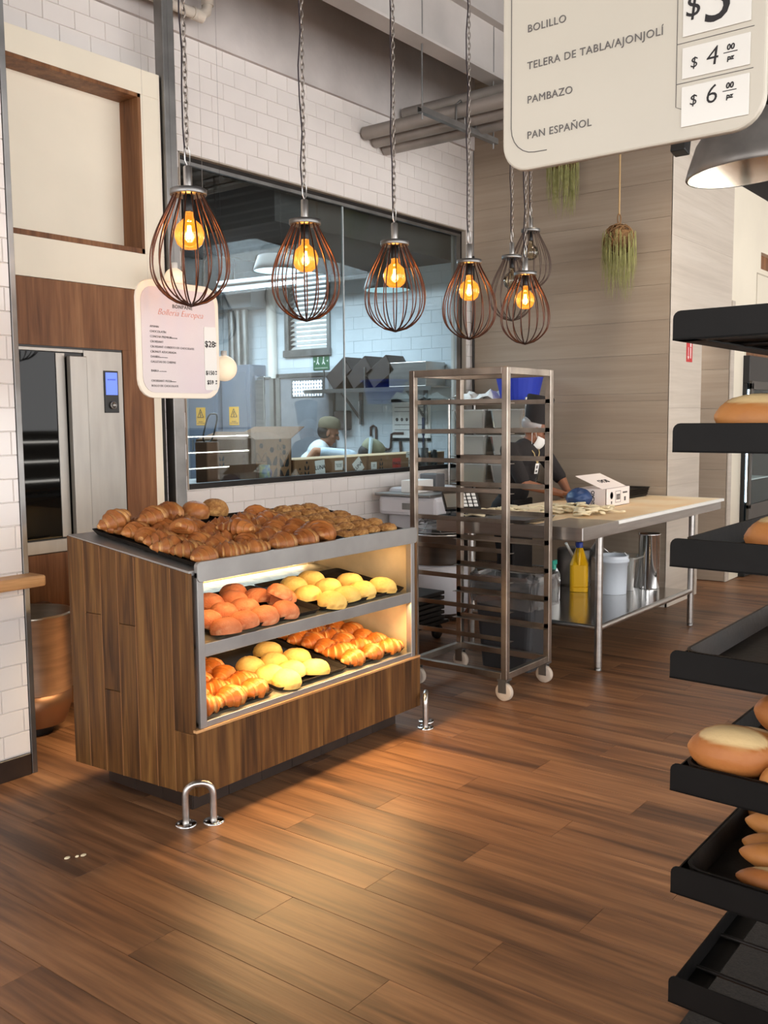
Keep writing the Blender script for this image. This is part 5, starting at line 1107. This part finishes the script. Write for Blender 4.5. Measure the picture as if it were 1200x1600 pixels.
G().hexa([(ax0-.002, ay0+.1, cz+ah-.003), (ax0-.002, ay1-.02, cz+ah-.003), (ax0+.15, ay1-.06, cz+ah+.05), (ax0+.15, ay0+.14, cz+ah+.05)], [(ax0-.002, ay0+.1, cz+ah), (ax0-.002, ay1-.02, cz+ah), (ax0+.15, ay1-.06, cz+ah+.054), (ax0+.15, ay0+.14, cz+ah+.054)]).build('flap', CARD, CB)
g = G()
for u, v, s, f in ((.06, .15, .15, 0), (.17, .03, .16, 1), (.30, .15, .13, 0), (.30, .02, .15, 1), (.26, .23, .09, 0)): leafprint(g, (ax0+u, ay0-.001, cz+v), (1, 0, 0), (0, 0, 1), s, f)
leafprint(g, (ax0-.001, ay0+.36, cz+.10), (0, -1, 0), (0, 0, 1), .09, 1); g.build('plant_print', PRINTK, CB)
for i, ch in enumerate('FRAGIL'): bool_text(ch, .045, mat('dark_red_print', (110, 50, 44), .8), 'lettering', CB, frame((ax0-.001, ay0+.12, cz+.28-.048*i), (0, -1, 0), (0, 0, 1)))
def lowbox(name, lab, x0, x1, y0, y1, h, deco):
    B_ = thing('flat_carton', lab, 'box', ((x0+x1)/2, (y0+y1)/2, cz), 'flat cartons inside the kitchen window')
    G().box((x0, y0, cz), (x1, y1, cz+h)).build('carton_body', CARD, B_, .003)
    G().box((x0-.001, y0-.0012, cz+h-.004), (x1+.001, y1, cz+h+.001)).build('carton_lid', mat('pale_cardboard', (206, 178, 142), .85), B_); return B_
L1 = lowbox('a', 'long flat brown carton with two LUNA labels inside the kitchen window', 5.36, 6.24, 5.0, 5.30, .145, 0)
L2 = lowbox('b', 'flat brown carton with red FRAGIL label inside the kitchen window, by the tray rack', 6.27, 7.40, 5.0, 5.30, .145, 1)
def label_(B_, x, z, w_, h_, txt, sz, mt=PAPER, tm=PRINTK, rot=0, bold=.0006):
    Rm = Matrix.Rotation(radians(rot), 3, 'Y'); c = V((x, 4.9985, z))
    G().box(c+V((-w_/2, 0, -h_/2)), c+V((w_/2, .0012, h_/2)), Rm, c).build('paper_label', mt, B_)
    bool_text(txt, sz, tm, 'lettering', B_, frame(c+V((0, -.0008, 0)), Rm @ V((1, 0, 0)), Rm @ V((0, 0, 1))), bold=bold)
label_(L1, 5.655, cz+.075, .115, .115, 'LUNA', .046, rot=-4); label_(L1, 5.885, cz+.082, .10, .075, 'BOLSA CAMISETA\n250  PZ   10 KG\nCHICA 20X30', .010, bold=0)
label_(L1, 6.13, cz+.066, .11, .12, 'LUNA', .044, rot=-38 if 0 else -35); 
label_(L2, 6.34, cz+.06, .075, .06, 'CHICA\n10 KG', .012, bold=0)
label_(L2, 6.66, cz+.065, .12, .095, 'FRAGIL', .036, mat('red_label', (190, 64, 54), .7)); label_(L2, 6.90, cz+.07, .13, .105, 'LUNA', .05); label_(L2, 6.86, cz+.135, .12, .05, 'BOLSA 250 PZ', .012, bold=0)
g = G(); leafprint(g, (5.50, 4.9985, cz+.02), (1, 0, 0), (0, 0, 1), .08, 1); leafprint(g, (5.42, 4.9985, cz+.02), (1, 0, 0), (0, 0, 1), .07, 0); leafprint(g, (5.95, 4.9985, cz+.005), (1, 0, 0), (0, 0, 1), .06, 1); g.build('plant_print', PRINTK, L1)
g = G(); leafprint(g, (6.44, 4.9985, cz+.02), (1, 0, 0), (0, 0, 1), .07, 1); g.build('plant_print', PRINTK, L2)
MG = thing('mug', 'blue and green mug standing before the large cardboard box', 'mug', (4.97, 4.94, cz)); c = V((4.995, 4.957, cz))
G().lathe([(.038, 0), (.04, .004), (.04, .125), (.036, .125), (.034, .01), (0, .01)], 24, c).build('cup', mat('blue_mug_glaze', (56, 108, 160), .3, var=.4, vscale=30, col2=(170, 190, 120)), MG)
G().tube([c + V((.038 + .035*sin(pi*t/8), 0, .105 - .085*t/8)) for t in range(9)], .005, 8).build('mug_handle', mat('dark_blue_handle', (48, 56, 130), .4), MG)
HL = thing('wire_frame_holder', 'black rounded wire loop with brown block left behind the cardboard box', 'holder', (4.75, 5.25, cz))
G().tube([V((4.70, 5.2, 1.50)) + V((.62*u - .1*0 + .30*v, 0, .9*v)) for u, v in [(x*.16, z*.22) for x, z in rrect(-.5, -.5, .5, .5, .3, 4)]], .006, 8, closed=True).build('loop', BLACKP, HL)
G().box((4.62, 5.15, cz), (4.74, 5.28, cz+.30)).build('block', mat('brown_block', (112, 78, 58), .7), HL, .01)
tag(G().tube([(6.73, 5.02+.36, cz-.02), (6.79, 5.40, cz+.12)], .012, 10).tube([(6.79, 5.40, cz+.12), (6.84, 5.42, cz+.28)], [.016, .02], 10).build('peel_handle', mat('pale_blue_handle', (196, 216, 224), .4)), 'pale blue handle standing up behind the FRAGIL carton', 'handle')
tag(G().lathe([(.042, 0), (.048, .19), (.044, .19), (.04, .01), (0, .01)], 20, (7.02, 4.972, cz)).build('black_cup', BLACKP), 'black plastic cup of tools at the right end of the window sill', 'cup')
tag(G().tube([(7.02, 4.97, cz+.05), (7.03, 4.975, cz+.30)], .008, 8).tube([(7.03, 4.975, cz+.30), (7.035, 4.975, cz+.46)], [.013, .016], 8).build('spatula', mat('navy_handle', (34, 38, 70), .4)), 'navy handled spatula standing in the black cup', 'spatula')
tag(G().lathe([(.032, 0), (.034, .14), (.028, .15), (.028, .165), (0, .17)], 16, (7.20, 4.98, cz)).build('black_canister', BLACKP), 'small black canister right of the tool cup on the sill', 'canister')
# electrical cabinets, conduits, column
CABM = mat('blue_grey_cabinet', (126, 136, 154), .35, .3, var=.1, vscale=2)
def hazard(par, x, y, z):
    s_ = G().box((x-.004, y-.075, z-.10), (x, y+.075, z+.10)).build('warning_plate', mat('yellow_warning', (238, 178, 40), .5), par)
    tri = G()
    P3 = [V((x-.006, y+.055*cos(radians(a)), z+.02+.06*sin(radians(a)))) for a in (90, 210, 330)]; tri.tube(P3, .005, 4, closed=True); tri.tube([V((x-.006, y-.006, z+.05)), V((x-.006, y+.008, z+.02)), V((x-.006, y-.008, z+.02)), V((x-.006, y+.004, z-.005))], .004, 4); tri.build('warning_mark', PRINTK, s_)
    bool_text('PELIGRO\nALTO VOLTAJE', .018, PRINTK, 'lettering', s_, frame((x-.0046, y, z-.07), (0, -1, 0), (0, 0, 1)))
for (y0, y1, lab) in ((7.50, 7.94, 'blue grey electrical cabinet with warning plate, right one'), (8.02, 8.5, 'blue grey electrical cabinet with warning plate, left one half behind the price sign')):
    E_ = thing('electrical_cabinet', lab, 'cabinet', (XK-.15, (y0+y1)/2, 0))
    G().box((XK-.26, y0, .05), (XK-.01, y1, 2.15)).build('cabinet_body', CABM, E_, .006); G().box((XK-.268, y0+.05, .12), (XK-.26, y1-.03, 2.08)).build('cabinet_door', CABM, E_, .003)
    hazard(E_, XK-.269, (y0+y1)/2+.02, 1.60); G().box((XK-.285, y1-.09, 1.22), (XK-.268, y1-.07, 1.34)).build('latch', STEEL2, E_, .003)
NC = thing('steel_locker', 'shiny steel cabinet left of the kitchen door', 'cabinet', (XK-.15, 7.37, 0)); G().box((XK-.20, 7.335, 0), (XK-.01, 7.485, 2.02)).build('locker_body', POLISH, NC, .006); G().box((XK-.206, 7.35, .1), (XK-.20, 7.47, 1.98)).build('locker_door', STEEL, NC, .002)
for q, y in enumerate((7.70, 7.80, 7.90)): tag(G().tube([(XK-.12, y, 2.15), (XK-.12, y, 2.80)], .042, 12).build('conduit', STEEL2), f'grey vertical conduit above the electrical cabinet, {ORD[q]} from the right', 'conduit', 'conduits above the cabinet')
tag(G().box((XK-.26, 7.45, 2.76), (XK-.01, 8.8, 3.0)).build('cable_duct', mat('grey_cable_duct', (146, 154, 162), .5)), 'grey cable duct over the vertical conduits in the kitchen', 'duct')
tag(G().tube([(XK-.05, 7.36, 2.0), (XK-.05, 7.36, 3.4)], .055, 14).build('white_downpipe', WHITE), 'white downpipe left of the louvre window in the kitchen', 'pipe')
tag(G().tube([(XK-.3, 8.15, 2.85+.16), (XK-.3, 8.13, 3.3), (XK-.3, 8.0, 3.42), (XK-.3, 7.5, 3.45)], .02, 8).build('bent_conduit', STEEL2), 'bent grey conduit curving above the cable duct', 'conduit')
# signs, dispenser, shelf, poster, taps
ES = thing('exit_sign', 'green emergency exit sign above the kitchen door', 'sign', (XK-.02, 6.62, 2.14))
G().box((XK-.012, 6.58, 2.07), (XK-.007, 6.80, 2.212)).build('plate', mat('green_sign', (58, 104, 74), .5), ES)
g = G()
for y in (6.73, 6.65): g.tube([(XK-.014, y, 2.185), (XK-.014, y+.005, 2.155), (XK-.014, y-.015, 2.125)], .007, 5); g.tube([(XK-.014, y+.004, 2.155), (XK-.014, y+.02, 2.128)], .006, 5); g.ball((XK-.014, y, 2.196), .008, 8, 6)
for y, s_ in ((6.78, 1), (6.60, -1)): g.prism([(-.012*s_, .0), (.006*s_, .012), (.006*s_, -.012)], (XK-.0125, y, 2.16), (0, 1, 0), (0, 0, 1), (-.001, 0, 0))
g.build('pictogram', PAPER, ES); bool_text('SALIDA DE EMERGENCIA', .016, PAPER, 'lettering', ES, frame((XK-.0126, 6.69, 2.088), (0, -1, 0), (0, 0, 1)))
DP = thing('towel_dispenser', 'brown grey towel dispenser on the kitchen wall', 'dispenser', (XK-.06, 6.38, 1.5)); G().box((XK-.11, 6.28, 1.44), (XK-.006, 6.45, 1.64)).build('case', mat('smoke_dispenser', (92, 84, 82), .3), DP, .02); G().box((XK-.115, 6.40, 1.47), (XK-.105, 6.43, 1.50)).build('lock', STEEL2, DP)
WS = thing('wall_shelf', 'steel wall shelf holding tilted black crates in the kitchen', 'shelf', (XK-.2, 6.0, 1.84))
G().box((XK-.36, 5.05, 1.84), (XK-.006, 6.62, 1.852)).box((XK-.362, 5.05, 1.812), (XK-.358, 6.62, 1.852)).build('shelf_board', STEEL, WS)
for y in (5.35, 6.15): G().box((XK-.03, y-.02, 1.5), (XK-.006, y+.02, 1.84)).tube([(XK-.02, y, 1.54), (XK-.33, y, 1.82)], .014, 6).build('bracket', STEEL2, WS)
for q, (y, a, ln) in enumerate(((6.17, 38, .34), (5.91, 36, .36), (5.66, 34, .40))):
    Rm = Matrix.Rotation(radians(-a), 3, 'X'); c = V((XK-.20, y, 2.0))
    tag(G().box(c+V((-.14, -.15, -.09)), c+V((.14, .15, -.08)), Rm, c).box(c+V((-.14, -.15, -.09)), c+V((-.13, .15, .09)), Rm, c).box(c+V((.13, -.15, -.09)), c+V((.14, .15, .09)), Rm, c).box(c+V((-.14, -.15, -.09)), c+V((.14, -.14, .09)), Rm, c).box(c+V((-.14, .14, -.09)), c+V((.14, .15, .09)), Rm, c).build('black_crate', mat('brown_black_crate', (50, 42, 40), .6), None, .003),
        f'tilted dark crate on the kitchen wall shelf, {ORD[q]} from the left', 'crate', 'crates on the kitchen shelf')
for q in range(3): tag(G().box((XK-.355, 6.35-.26*q, 1.853), (XK-.345, 6.36-.26*q, 2.05)).build('shelf_divider', STEEL), f'upright steel divider on the kitchen wall shelf, {ORD[q]} from the left', 'divider', 'shelf dividers')
tag(G().box((XK-.34, 5.12, 1.853), (XK-.02, 5.55, 2.08)).build('steel_bin', STEEL, None, .006), 'square steel bin at the right end of the kitchen wall shelf', 'bin')
PO = thing('wall_notice', 'white instruction board with dark rails on the kitchen wall', 'notice', (XK-.01, 5.55, 1.55)); G().box((XK-.014, 5.30, 1.36), (XK-.008, 5.76, 1.72)).build('sheet', PAPER, PO); G().box((XK-.018, 5.30, 1.715), (XK-.008, 5.77, 1.745)).box((XK-.018, 5.30, 1.335), (XK-.008, 5.77, 1.365)).build('rail', DARKM, PO)
g = G()
for y in (5.70, 5.64, 5.58, 5.52): g.ball((XK-.016, y, 1.545), (.004, .016, .018), 8, 6)
for z in (1.66, 1.62, 1.49, 1.44): g.box((XK-.0155, 5.34, z), (XK-.0138, 5.73, z+.006))
g.build('printed_lines', PRINTG, PO)
TP = mat('brown_copper_pipe', (92, 70, 62), .5, .5)
tag(G().tube([(XK-.018, 6.03, 1.38), (XK-.018, 6.03, 1.47), (XK-.018, 6.0, 1.485), (XK-.018, 5.965, 1.47), (XK-.018, 5.96, 1.27), (XK-.018, 5.93, 1.25), (XK-.018, 5.80, 1.25), (XK-.018, 5.78, 1.27), (XK-.018, 5.77, 1.40), (XK-.018, 5.74, 1.41), (XK-.018, 5.62, 1.41)], .012, 8).ball((XK-.018, 5.86, 1.25), (.02, .05, .02), 10, 6).build('tap_pipe', TP), 'brown bent tap pipe on the kitchen wall', 'pipe')
for q, y in enumerate((5.66, 5.52, 5.38)): tag(G().tube([(XK-.02, y, 1.33), (XK-.03, y-.02, 1.17)], .014, 8).build('scraper', TP), f'brown tool handle hanging below the kitchen notice, {ORD[q]} from the left', 'tool', 'tools below the notice')
# lamps inside the kitchen
FT = thing('tube_lamp', 'lit fluorescent tube lamp hanging in the kitchen', 'lamp', (6.35, 6.35, 2.8)); a, b = V((6.02, 6.52, 2.73)), V((6.62, 6.02, 2.83))
G().tube([a + V((0, 0, .03)), b + V((0, 0, .03))], .035, 6).build('housing', STEEL2, FT); G().tube([a - V((0, 0, .018)), b - V((0, 0, .018))], .016, 10).build('tube', mat('lit_tube', (255, 255, 255), .5, emit=(226, 242, 255), es=6), FT)
for p in (a*.8+b*.2, a*.2+b*.8): G().tube([p + V((0, 0, .05)), V((p.x, p.y, 3.47 if p.y > 5.6 else 4.7))], .004, 6).build('wire', DARKM, FT)
GD = mat('grey_kitchen_dome', (62, 58, 55), .5, .3); GI = mat('pale_blue_dome_inside', (205, 228, 232), .5, emit=(190, 225, 235), es=.55)
for (x, y, z, lb) in ((5.97, 5.72, 2.80, 'grey dome lamp in the kitchen behind the second whisk lamp'), (6.70, 5.02+.1, 2.66, 'grey dome lamp in the kitchen behind the third whisk lamp')):
    D_ = thing('kitchen_dome_lamp', lb, 'pendant lamp', (x, y, z)); c = V((x, y, z)); G().lathe([(.20, 0), (.205, .006), (.19, .05), (.15, .16), (.09, .24), (.05, .26), (.05, .32), (0, .34)], 36, c, cap=False).build('shade', GD, D_); G().lathe([(.196, .003), (.183, .05), (.14, .15), (.05, .25), (0, .252)], 36, c, cap=False).build('inner', GI, D_); G().tube([c + V((0, 0, .33)), V((x, y, 3.47 if y > 5.6 else 3.0))], .006, 6).build('cord', CORDM, D_)
GLB = mat('opal_globe', (250, 232, 206), .4, emit=(255, 226, 188), es=.45)
for (x, y, z, r_, lb) in ((4.31, 4.62, 1.885, .082, 'opal globe lamp peeking out right of the hanging price sign'), (3.70, 4.36, 2.365, .058, 'opal globe lamp seen through the first whisk cage')):
    D_ = thing('globe_lamp', lb, 'pendant lamp', (x, y, z)); G().ball((x, y, z), (r_, r_, r_*1.0), 24, 14).build('globe', GLB, D_); G().tube([(x, y, z+r_-.002), (x, y, 4.76)], .0007, 5).build('cord', CORDM, D_); G().lathe([(.02, r_-.006), (.02, r_+.03), (0, r_+.03)], 14, (x, y, z)).build('holder', WHITE, D_)
# kitchen ceiling clutter
for q in range(5):
    y = 6.5 + q*.62; tag(G().box((3.0, y, 3.34 + .04*(q % 2)), (7.6, y+.10, 3.469)).build('kitchen_joist', mat('dark_joist', (118, 114, 112), .7)), f'dark joist under the kitchen ceiling, {ORD[q]} from the window', 'joist', 'kitchen joists')
for q in range(4): tag(G().tube([(3.2, 6.62+q*.16, 3.27), (7.6, 6.62+q*.16, 3.27)], .03, 8).build('kitchen_pipe', PIPE), f'grey pipe under the kitchen ceiling, {ORD[q]} from the window', 'pipe', 'kitchen ceiling pipes')
tag(G().tube([(4.6, 9.4, 3.1), (5.9, 7.2, 3.12)], .17, 14).build('kitchen_duct', mat('dark_grey_duct', (104, 100, 98), .6, .3)), 'round grey duct under the kitchen ceiling', 'duct')
# ------------------------------------------------------------------ people
def melt(name, g, mt, parent, voxel=.006, sm=6, target=None):
    """fuse capsules and balls into one continuous skin"""
    me = g.mesh(name); o = bpy.data.objects.new(name, me); COL.objects.link(o)
    r = o.modifiers.new('r', 'REMESH'); r.mode = 'VOXEL'; r.voxel_size = voxel; r.use_smooth_shade = True
    s = o.modifiers.new('s', 'SMOOTH'); s.iterations = sm; s.factor = .5
    dg = bpy.context.evaluated_depsgraph_get(); m2 = bpy.data.meshes.new_from_object(o.evaluated_get(dg), depsgraph=dg)
    bpy.data.objects.remove(o); m2.materials.clear(); return link(name, m2, mt, parent)
def head(g, c, f, up, s=1.0):
    """skull, jaw, brow, nose, lips, ears around centre c, facing f"""
    f, up = V(f).normalized(), V(up).normalized(); up = (up - f*up.dot(f)).normalized(); l = up.cross(f); M_ = Matrix((f, l, up)).transposed()
    def P(a, b, z): return c + M_ @ V((a, b, z))*s
    g.ball(P(-.012, 0, .028), (.098*s, .076*s, .092*s), 18, 12, M_); g.ball(P(.018, 0, -.045), (.07*s, .058*s, .07*s), 16, 10, M_); g.ball(P(.052, 0, -.095), (.028*s, .03*s, .022*s), 10, 8, M_)
    g.cap(P(.084, 0, .018), .010*s, P(.108, 0, -.022), .015*s, 8); g.ball(P(.099, .011, -.026), .009*s, 8, 6); g.ball(P(.099, -.011, -.026), .009*s, 8, 6)
    g.cap(P(.078, .036, .034), .012*s, P(.086, .010, .032), .011*s, 8); g.cap(P(.078, -.036, .034), .012*s, P(.086, -.010, .032), .011*s, 8)
    g.cap(P(.082, .018, -.057), .008*s, P(.086, -.018, -.057), .008*s, 8); g.cap(P(.08, .016, -.068), .009*s, P(.08, -.016, -.068), .009*s, 8)
    for q in (-1, 1): g.ball(P(-.002, .078*q, -.006), (.018*s, .008*s, .032*s), 10, 8, M_); g.ball(P(.05, .045*q, -.018), (.024*s, .02*s, .02*s), 8, 6, M_)
    return P, M_
def hand_(g, w, d, n, side, curl=.5, s=1.0):
    """palm and five bent fingers from wrist w along d, back of the hand n; side gives the thumb's side"""
    d, n = V(d).normalized(), V(n).normalized(); n = (n - d*n.dot(d)).normalized(); t = d.cross(n)*side
    M_ = Matrix((d, t, n)).transposed(); g.ball(w + d*.045*s, (.05*s, .04*s, .015*s), 12, 8, M_); g.cap(w - d*.01, .024*s, w + d*.03*s, .022*s, 8)
    for q, (off, ln) in enumerate(((.030, .070), (.010, .078), (-.010, .073), (-.029, .058))):
        p = w + d*.082*s + t*off*s; a = curl*(.5 + .1*q)
        for k, fr_ in enumerate((.45, .30, .25)):
            dd = d*cos(a) - n*sin(a) + t*off*1.2; e_ = p + dd.normalized()*ln*fr_*s; g.cap(p, (.0088 - .0010*k)*s, e_, (.0080 - .0010*k)*s, 7); p = e_; a += curl*.75
    p = w + d*.025*s + t*.032*s
    for k, (ln, an) in enumerate(((.036, .75), (.030, .35), (.024, .05))):
        dd = (d*cos(an) + t*sin(an) - n*.35).normalized(); e_ = p + dd*ln*s; g.cap(p, (.0125 - .0012*k)*s, e_, (.0110 - .0015*k)*s, 7); p = e_
def person(label, H_, shirt, pants, face_dir, hipc, chest, neck, hc, arms, skin, cover, legs=True, hf=None, sleeve=.5, sk=1.0):
    """hip centre, chest, neck base and head centre in space; arms = two (shoulder, elbow, wrist, hand dir, back dir)"""
    PR = thing('person', label, 'person', (hipc[0], hipc[1], 0)); hipc, chest, neck, hc = V(hipc), V(chest), V(neck), V(hc); f = V(face_dir).normalized(); l = V((0, 0, 1)).cross(f).normalized()
    b = G(); P, M_ = head(b, hc, hf or f, (0, 0, 1), 1.0)
    b.cap(neck, .058, hc + V((0, 0, -.05)) - f*.015, .052, 12)
    ax = (neck - hipc).normalized()
    tor = [(hipc, .105, .165), ((hipc+chest)/2, .10, .15), (chest, .115, .175), (chest*.35 + neck*.65, .095, .175)]
    def torso(g, e_):
        zz = ax; ff = (f - zz*f.dot(zz)).normalized(); ll = zz.cross(ff); Mt = Matrix((ff, ll, zz)).transposed()
        for (p, a_, b_) in tor: g.ball(p, (a_+e_, b_+e_, .14), 18, 10, Mt)
        for (s_, *_) in arms: g.cap(chest*.3 + neck*.7, .07+e_, V(s_), .058+e_, 10)
    torso(b, 0)
    for i, (s_, el, wr, hd, nb) in enumerate(arms):
        b.cap(s_, .052, el, .042, 10); b.cap(el, .042, wr, .028, 10); hand_(b, V(wr), hd, nb, 1 if i == 0 else -1)
    if legs:
        for q in (-1, 1):
            h = hipc + l*.095*q; kn = V((h.x, h.y, .47)) + f*.03; an = V((h.x, h.y, .08)); b.cap(h, .09, kn, .06, 10); b.cap(kn, .058, an, .04, 10)
    melt('body', b, skin, PR, .0055, 5)
    c = G(); torso(c, .014)
    for (s_, el, wr, hd, nb) in arms:
        e_ = V(s_).lerp(V(el), min(1, sleeve*2)) if sleeve <= .5 else el; c.cap(s_, .070, e_, .056, 12)
        if sleeve > .5: c.cap(el, .054, V(el).lerp(V(wr), (sleeve-.5)*2), .042, 12)
    c.ball(neck - f*.0 + V((0, 0, -.01)), (.075, .075, .03), 14, 8); melt('shirt', c, shirt, PR, .009, 4)
    if legs:
        t_ = G(); t_.ball(hipc - V((0, 0, .02)), (.125, .18, .12), 16, 10, M_)
        for q in (-1, 1):
            h = hipc + l*.095*q; kn = V((h.x, h.y, .47)) + f*.03; an = V((h.x, h.y, .10)); t_.cap(h, .105, kn, .078, 12); t_.cap(kn, .078, an, .066, 12)
        melt('trousers', t_, pants, PR, .012, 4)
        for q in (-1, 1):
            h = hipc + l*.095*q; g = G(); g.ball(V((h.x, h.y, .05)) + f*.06, (.13, .05, .05), 14, 8, Matrix((f, l, V((0, 0, 1)))).transposed()); g.build('shoe', BLACKP, PR)
    for q in (-1, 1): G().ball(P(.083, .031*q, .012), .0125, 10, 8).build('eye', mat('eye_dark', (46, 36, 32), .2), PR)
    cover(PR, P, M_); return PR, P, M_
def baker_cover(PR, P, M_):
    g = G(); g.lathe([(.088, .0), (.092, .045), (.108, .20), (.10, .212), (0, .215)], 28, P(-.018, 0, .055), M=M_ @ Matrix.Rotation(radians(-14), 3, 'Y')); g.build('toque', SHIRTK, PR)
    g = G(); g.ball(P(-.028, 0, .035), (.098, .083, .075), 18, 10, M_); g.build('hair_net', thin_glass('net_film', (205, 200, 200), .3, haze=.3), PR)
    k = G(); vs = []; n1, n2 = 13, 7
    for i in range(n1):
        a = radians(-72 + 144*i/(n1-1))
        for j in range(n2): z = -.128 + .098*j/(n2-1); bul = .082 + .026*sin(pi*(j+.6)/n2) + .012*cos(a)**3; vs.append(P(.006 + bul*cos(a)*(1-.18*(1-j/(n2-1))), (.062+.006*sin(pi*j/n2))*sin(a)*1.12*(1-.25*(1-j/(n2-1))), z))
    k.add(vs, [(i*n2+j, (i+1)*n2+j, (i+1)*n2+j+1, i*n2+j+1) for i in range(n1-1) for j in range(n2-1)], True); mk = k.build('face_mask', PAPER, PR); mk.modifiers.new('t', 'SOLIDIFY').thickness = .002
    lp = G()
    for q in (-1, 1): lp.tube([P(.03, .066*q, -.045), P(.01, .082*q, -.02), P(-.008, .088*q, .01), P(-.02, .088*q, -.03), P(.02, .062*q, -.11)], .0022, 5)
    lp.build('ear_loops', PAPER, PR)
    gl = G()
    for q in (-1, 1):
        gl.tube([P(.108 - .012*abs(y), (.034 + y*.028)*q, .012 + z*.02) for y, z in [(cos(2*pi*i/16), sin(2*pi*i/16)) for i in range(16)]], .003, 5, closed=True); gl.tube([P(.10, .062*q, .016), P(.0, .084*q, .014)], .003, 5)
    gl.tube([P(.112, .008, .016), P(.112, -.008, .016)], .003, 5); gl.build('glasses', BLACKP, PR)
BAKE = [((6.80, 3.665, 1.29), (6.87, 3.52, 1.055), (6.80, 3.43, .972), (-.25, -.95, -.12), (0, -.1, 1)), ((6.41, 3.735, 1.30), (6.36, 3.57, 1.05), (6.64, 3.42, .972), (.9, -.35, -.1), (.1, .1, 1))]
PR1, P, M_ = person('person in black shirt and tall black hat, white face mask, kneading at the worktable', 1.62, SHIRTK, mat('black_trousers', (28, 26, 28), .9), (.15, -.99, 0), (6.58, 3.84, .84), (6.59, 3.74, 1.12), (6.61, 3.69, 1.335), (6.625, 3.63, 1.452), BAKE, SKIN, baker_cover, hf=V((.5, -.68, -.40)), sleeve=.44)
G().box((-.022, -.001, -.04), (.022, .001, .04)).build('badge', PAPER, None).parent = PR1
bd = [o for o in PR1.children if o.name.startswith('badge')][0]; bd.location = (6.555-6.58, 3.573-3.84, 1.16); bd.rotation_euler = (radians(10), 0, radians(-6))
G().box((-.012, -.0016, -.03), (.012, -.0012, -.012)).box((-.01, -.0016, .0), (.01, -.0012, .025)).build('badge_print', PRINTG, None).parent = bd
lan = G()
lan.tube([(6.53, 3.66, 1.365), (6.535, 3.585, 1.28), (6.553, 3.568, 1.20)], .004, 6).tube([(6.68, 3.64, 1.365), (6.62, 3.585, 1.28), (6.558, 3.568, 1.20)], .004, 6); lan.build('lanyard', mat('pale_gold_lanyard', (196, 172, 120), .6), PR1)
ap_ = G().box((-.2, -.012, 0), (.2, .012, .62)); apo = ap_.build('apron', SHIRTK, None, .02); apo.parent = PR1; apo.location = (-.01, -.135, .30); apo.rotation_euler = (0, 0, radians(8))
def cap_cover(colr, brim=True, hairm=HAIR):
    def fn(PR, P, M_):
        g = G(); g.ball(P(-.03, 0, .005), (.09, .08, .085), 18, 10, M_); g.build('hair', hairm, PR)
        g = G(); g.lathe([(.100, .0), (.106, .012), (.104, .05), (.09, .09), (.05, .112), (0, .118)], 28, P(-.014, 0, .045), M=M_ @ Matrix.Rotation(radians(-16), 3, 'Y') @ Matrix.Diagonal((1.06, .88, 1)).to_3x3()); g.build('cap', mat('olive_cap', colr, .9, bump=.2, bscale=40), PR)
    return fn
WCOAT = mat('white_coat', (206, 212, 212), .85, bump=.1, bscale=20)
e1 = V((.61, -.79, 0)); l1 = V((.79, .61, 0))
h = V((7.14, 6.19, 1.42)); nk = h - e1*.075 - V((0, 0, .135)); ch = nk - e1*.10 - V((0, 0, .17)); hp = ch - e1*.12 - V((0, 0, .30))
arms = []
for q in (1, -1):
    s_ = nk + l1*.19*q - V((0, 0, .03)); el = s_ + e1*.10 + l1*.06*q - V((0, 0, .20)); wr = h + e1*(.16+.02*q) + l1*.05*q - V((0, 0, .205)); arms.append((tuple(s_), tuple(el), tuple(wr), e1 - l1*.4*q - V((0, 0, .2)), V((0, 0, 1))))
person('person in white coat and olive cap bending over work in the kitchen', 1.6, WCOAT, mat('grey_trousers', (90, 92, 98), .9), e1, hp, ch, nk, h, arms, SKIN, cap_cover((104, 96, 78)), hf=V((.55, -.72, -.36)), sleeve=.8)
TEE = mat('pale_blue_shirt', (196, 212, 226), .85, bump=.1, bscale=20); e2 = e1
sh0 = V((6.72, 5.66, 1.215)); h = V((6.895, 5.49, 1.215)); nk = V((6.80, 5.60, 1.19)); ch = V((6.66, 5.76, 1.08)); hp = V((6.50, 5.88, .88))
el = V((6.50, 5.80, 1.262)); wr = V((6.36, 5.86, 1.10))
arms = [((6.94, 5.72, 1.12), (7.05, 5.62, .95), (7.05, 5.45, 1.0), (.3, -.8, 0), (0, 0, 1)), ((6.685, 5.60, 1.215), tuple(el), tuple(wr), (-.2, .2, -1), (.3, -1, 0))]
person('person in pale blue shirt bent low behind the cartons, bare elbow raised', 1.6, TEE, mat('blue_trousers', (60, 70, 92), .9), e2, hp, ch, nk, h, arms, mat('warm_skin_tone', (184, 128, 94), .55, var=.08, vscale=12), cap_cover((142, 142, 118)), hf=V((.45, -.55, -.75)), sleeve=.36)
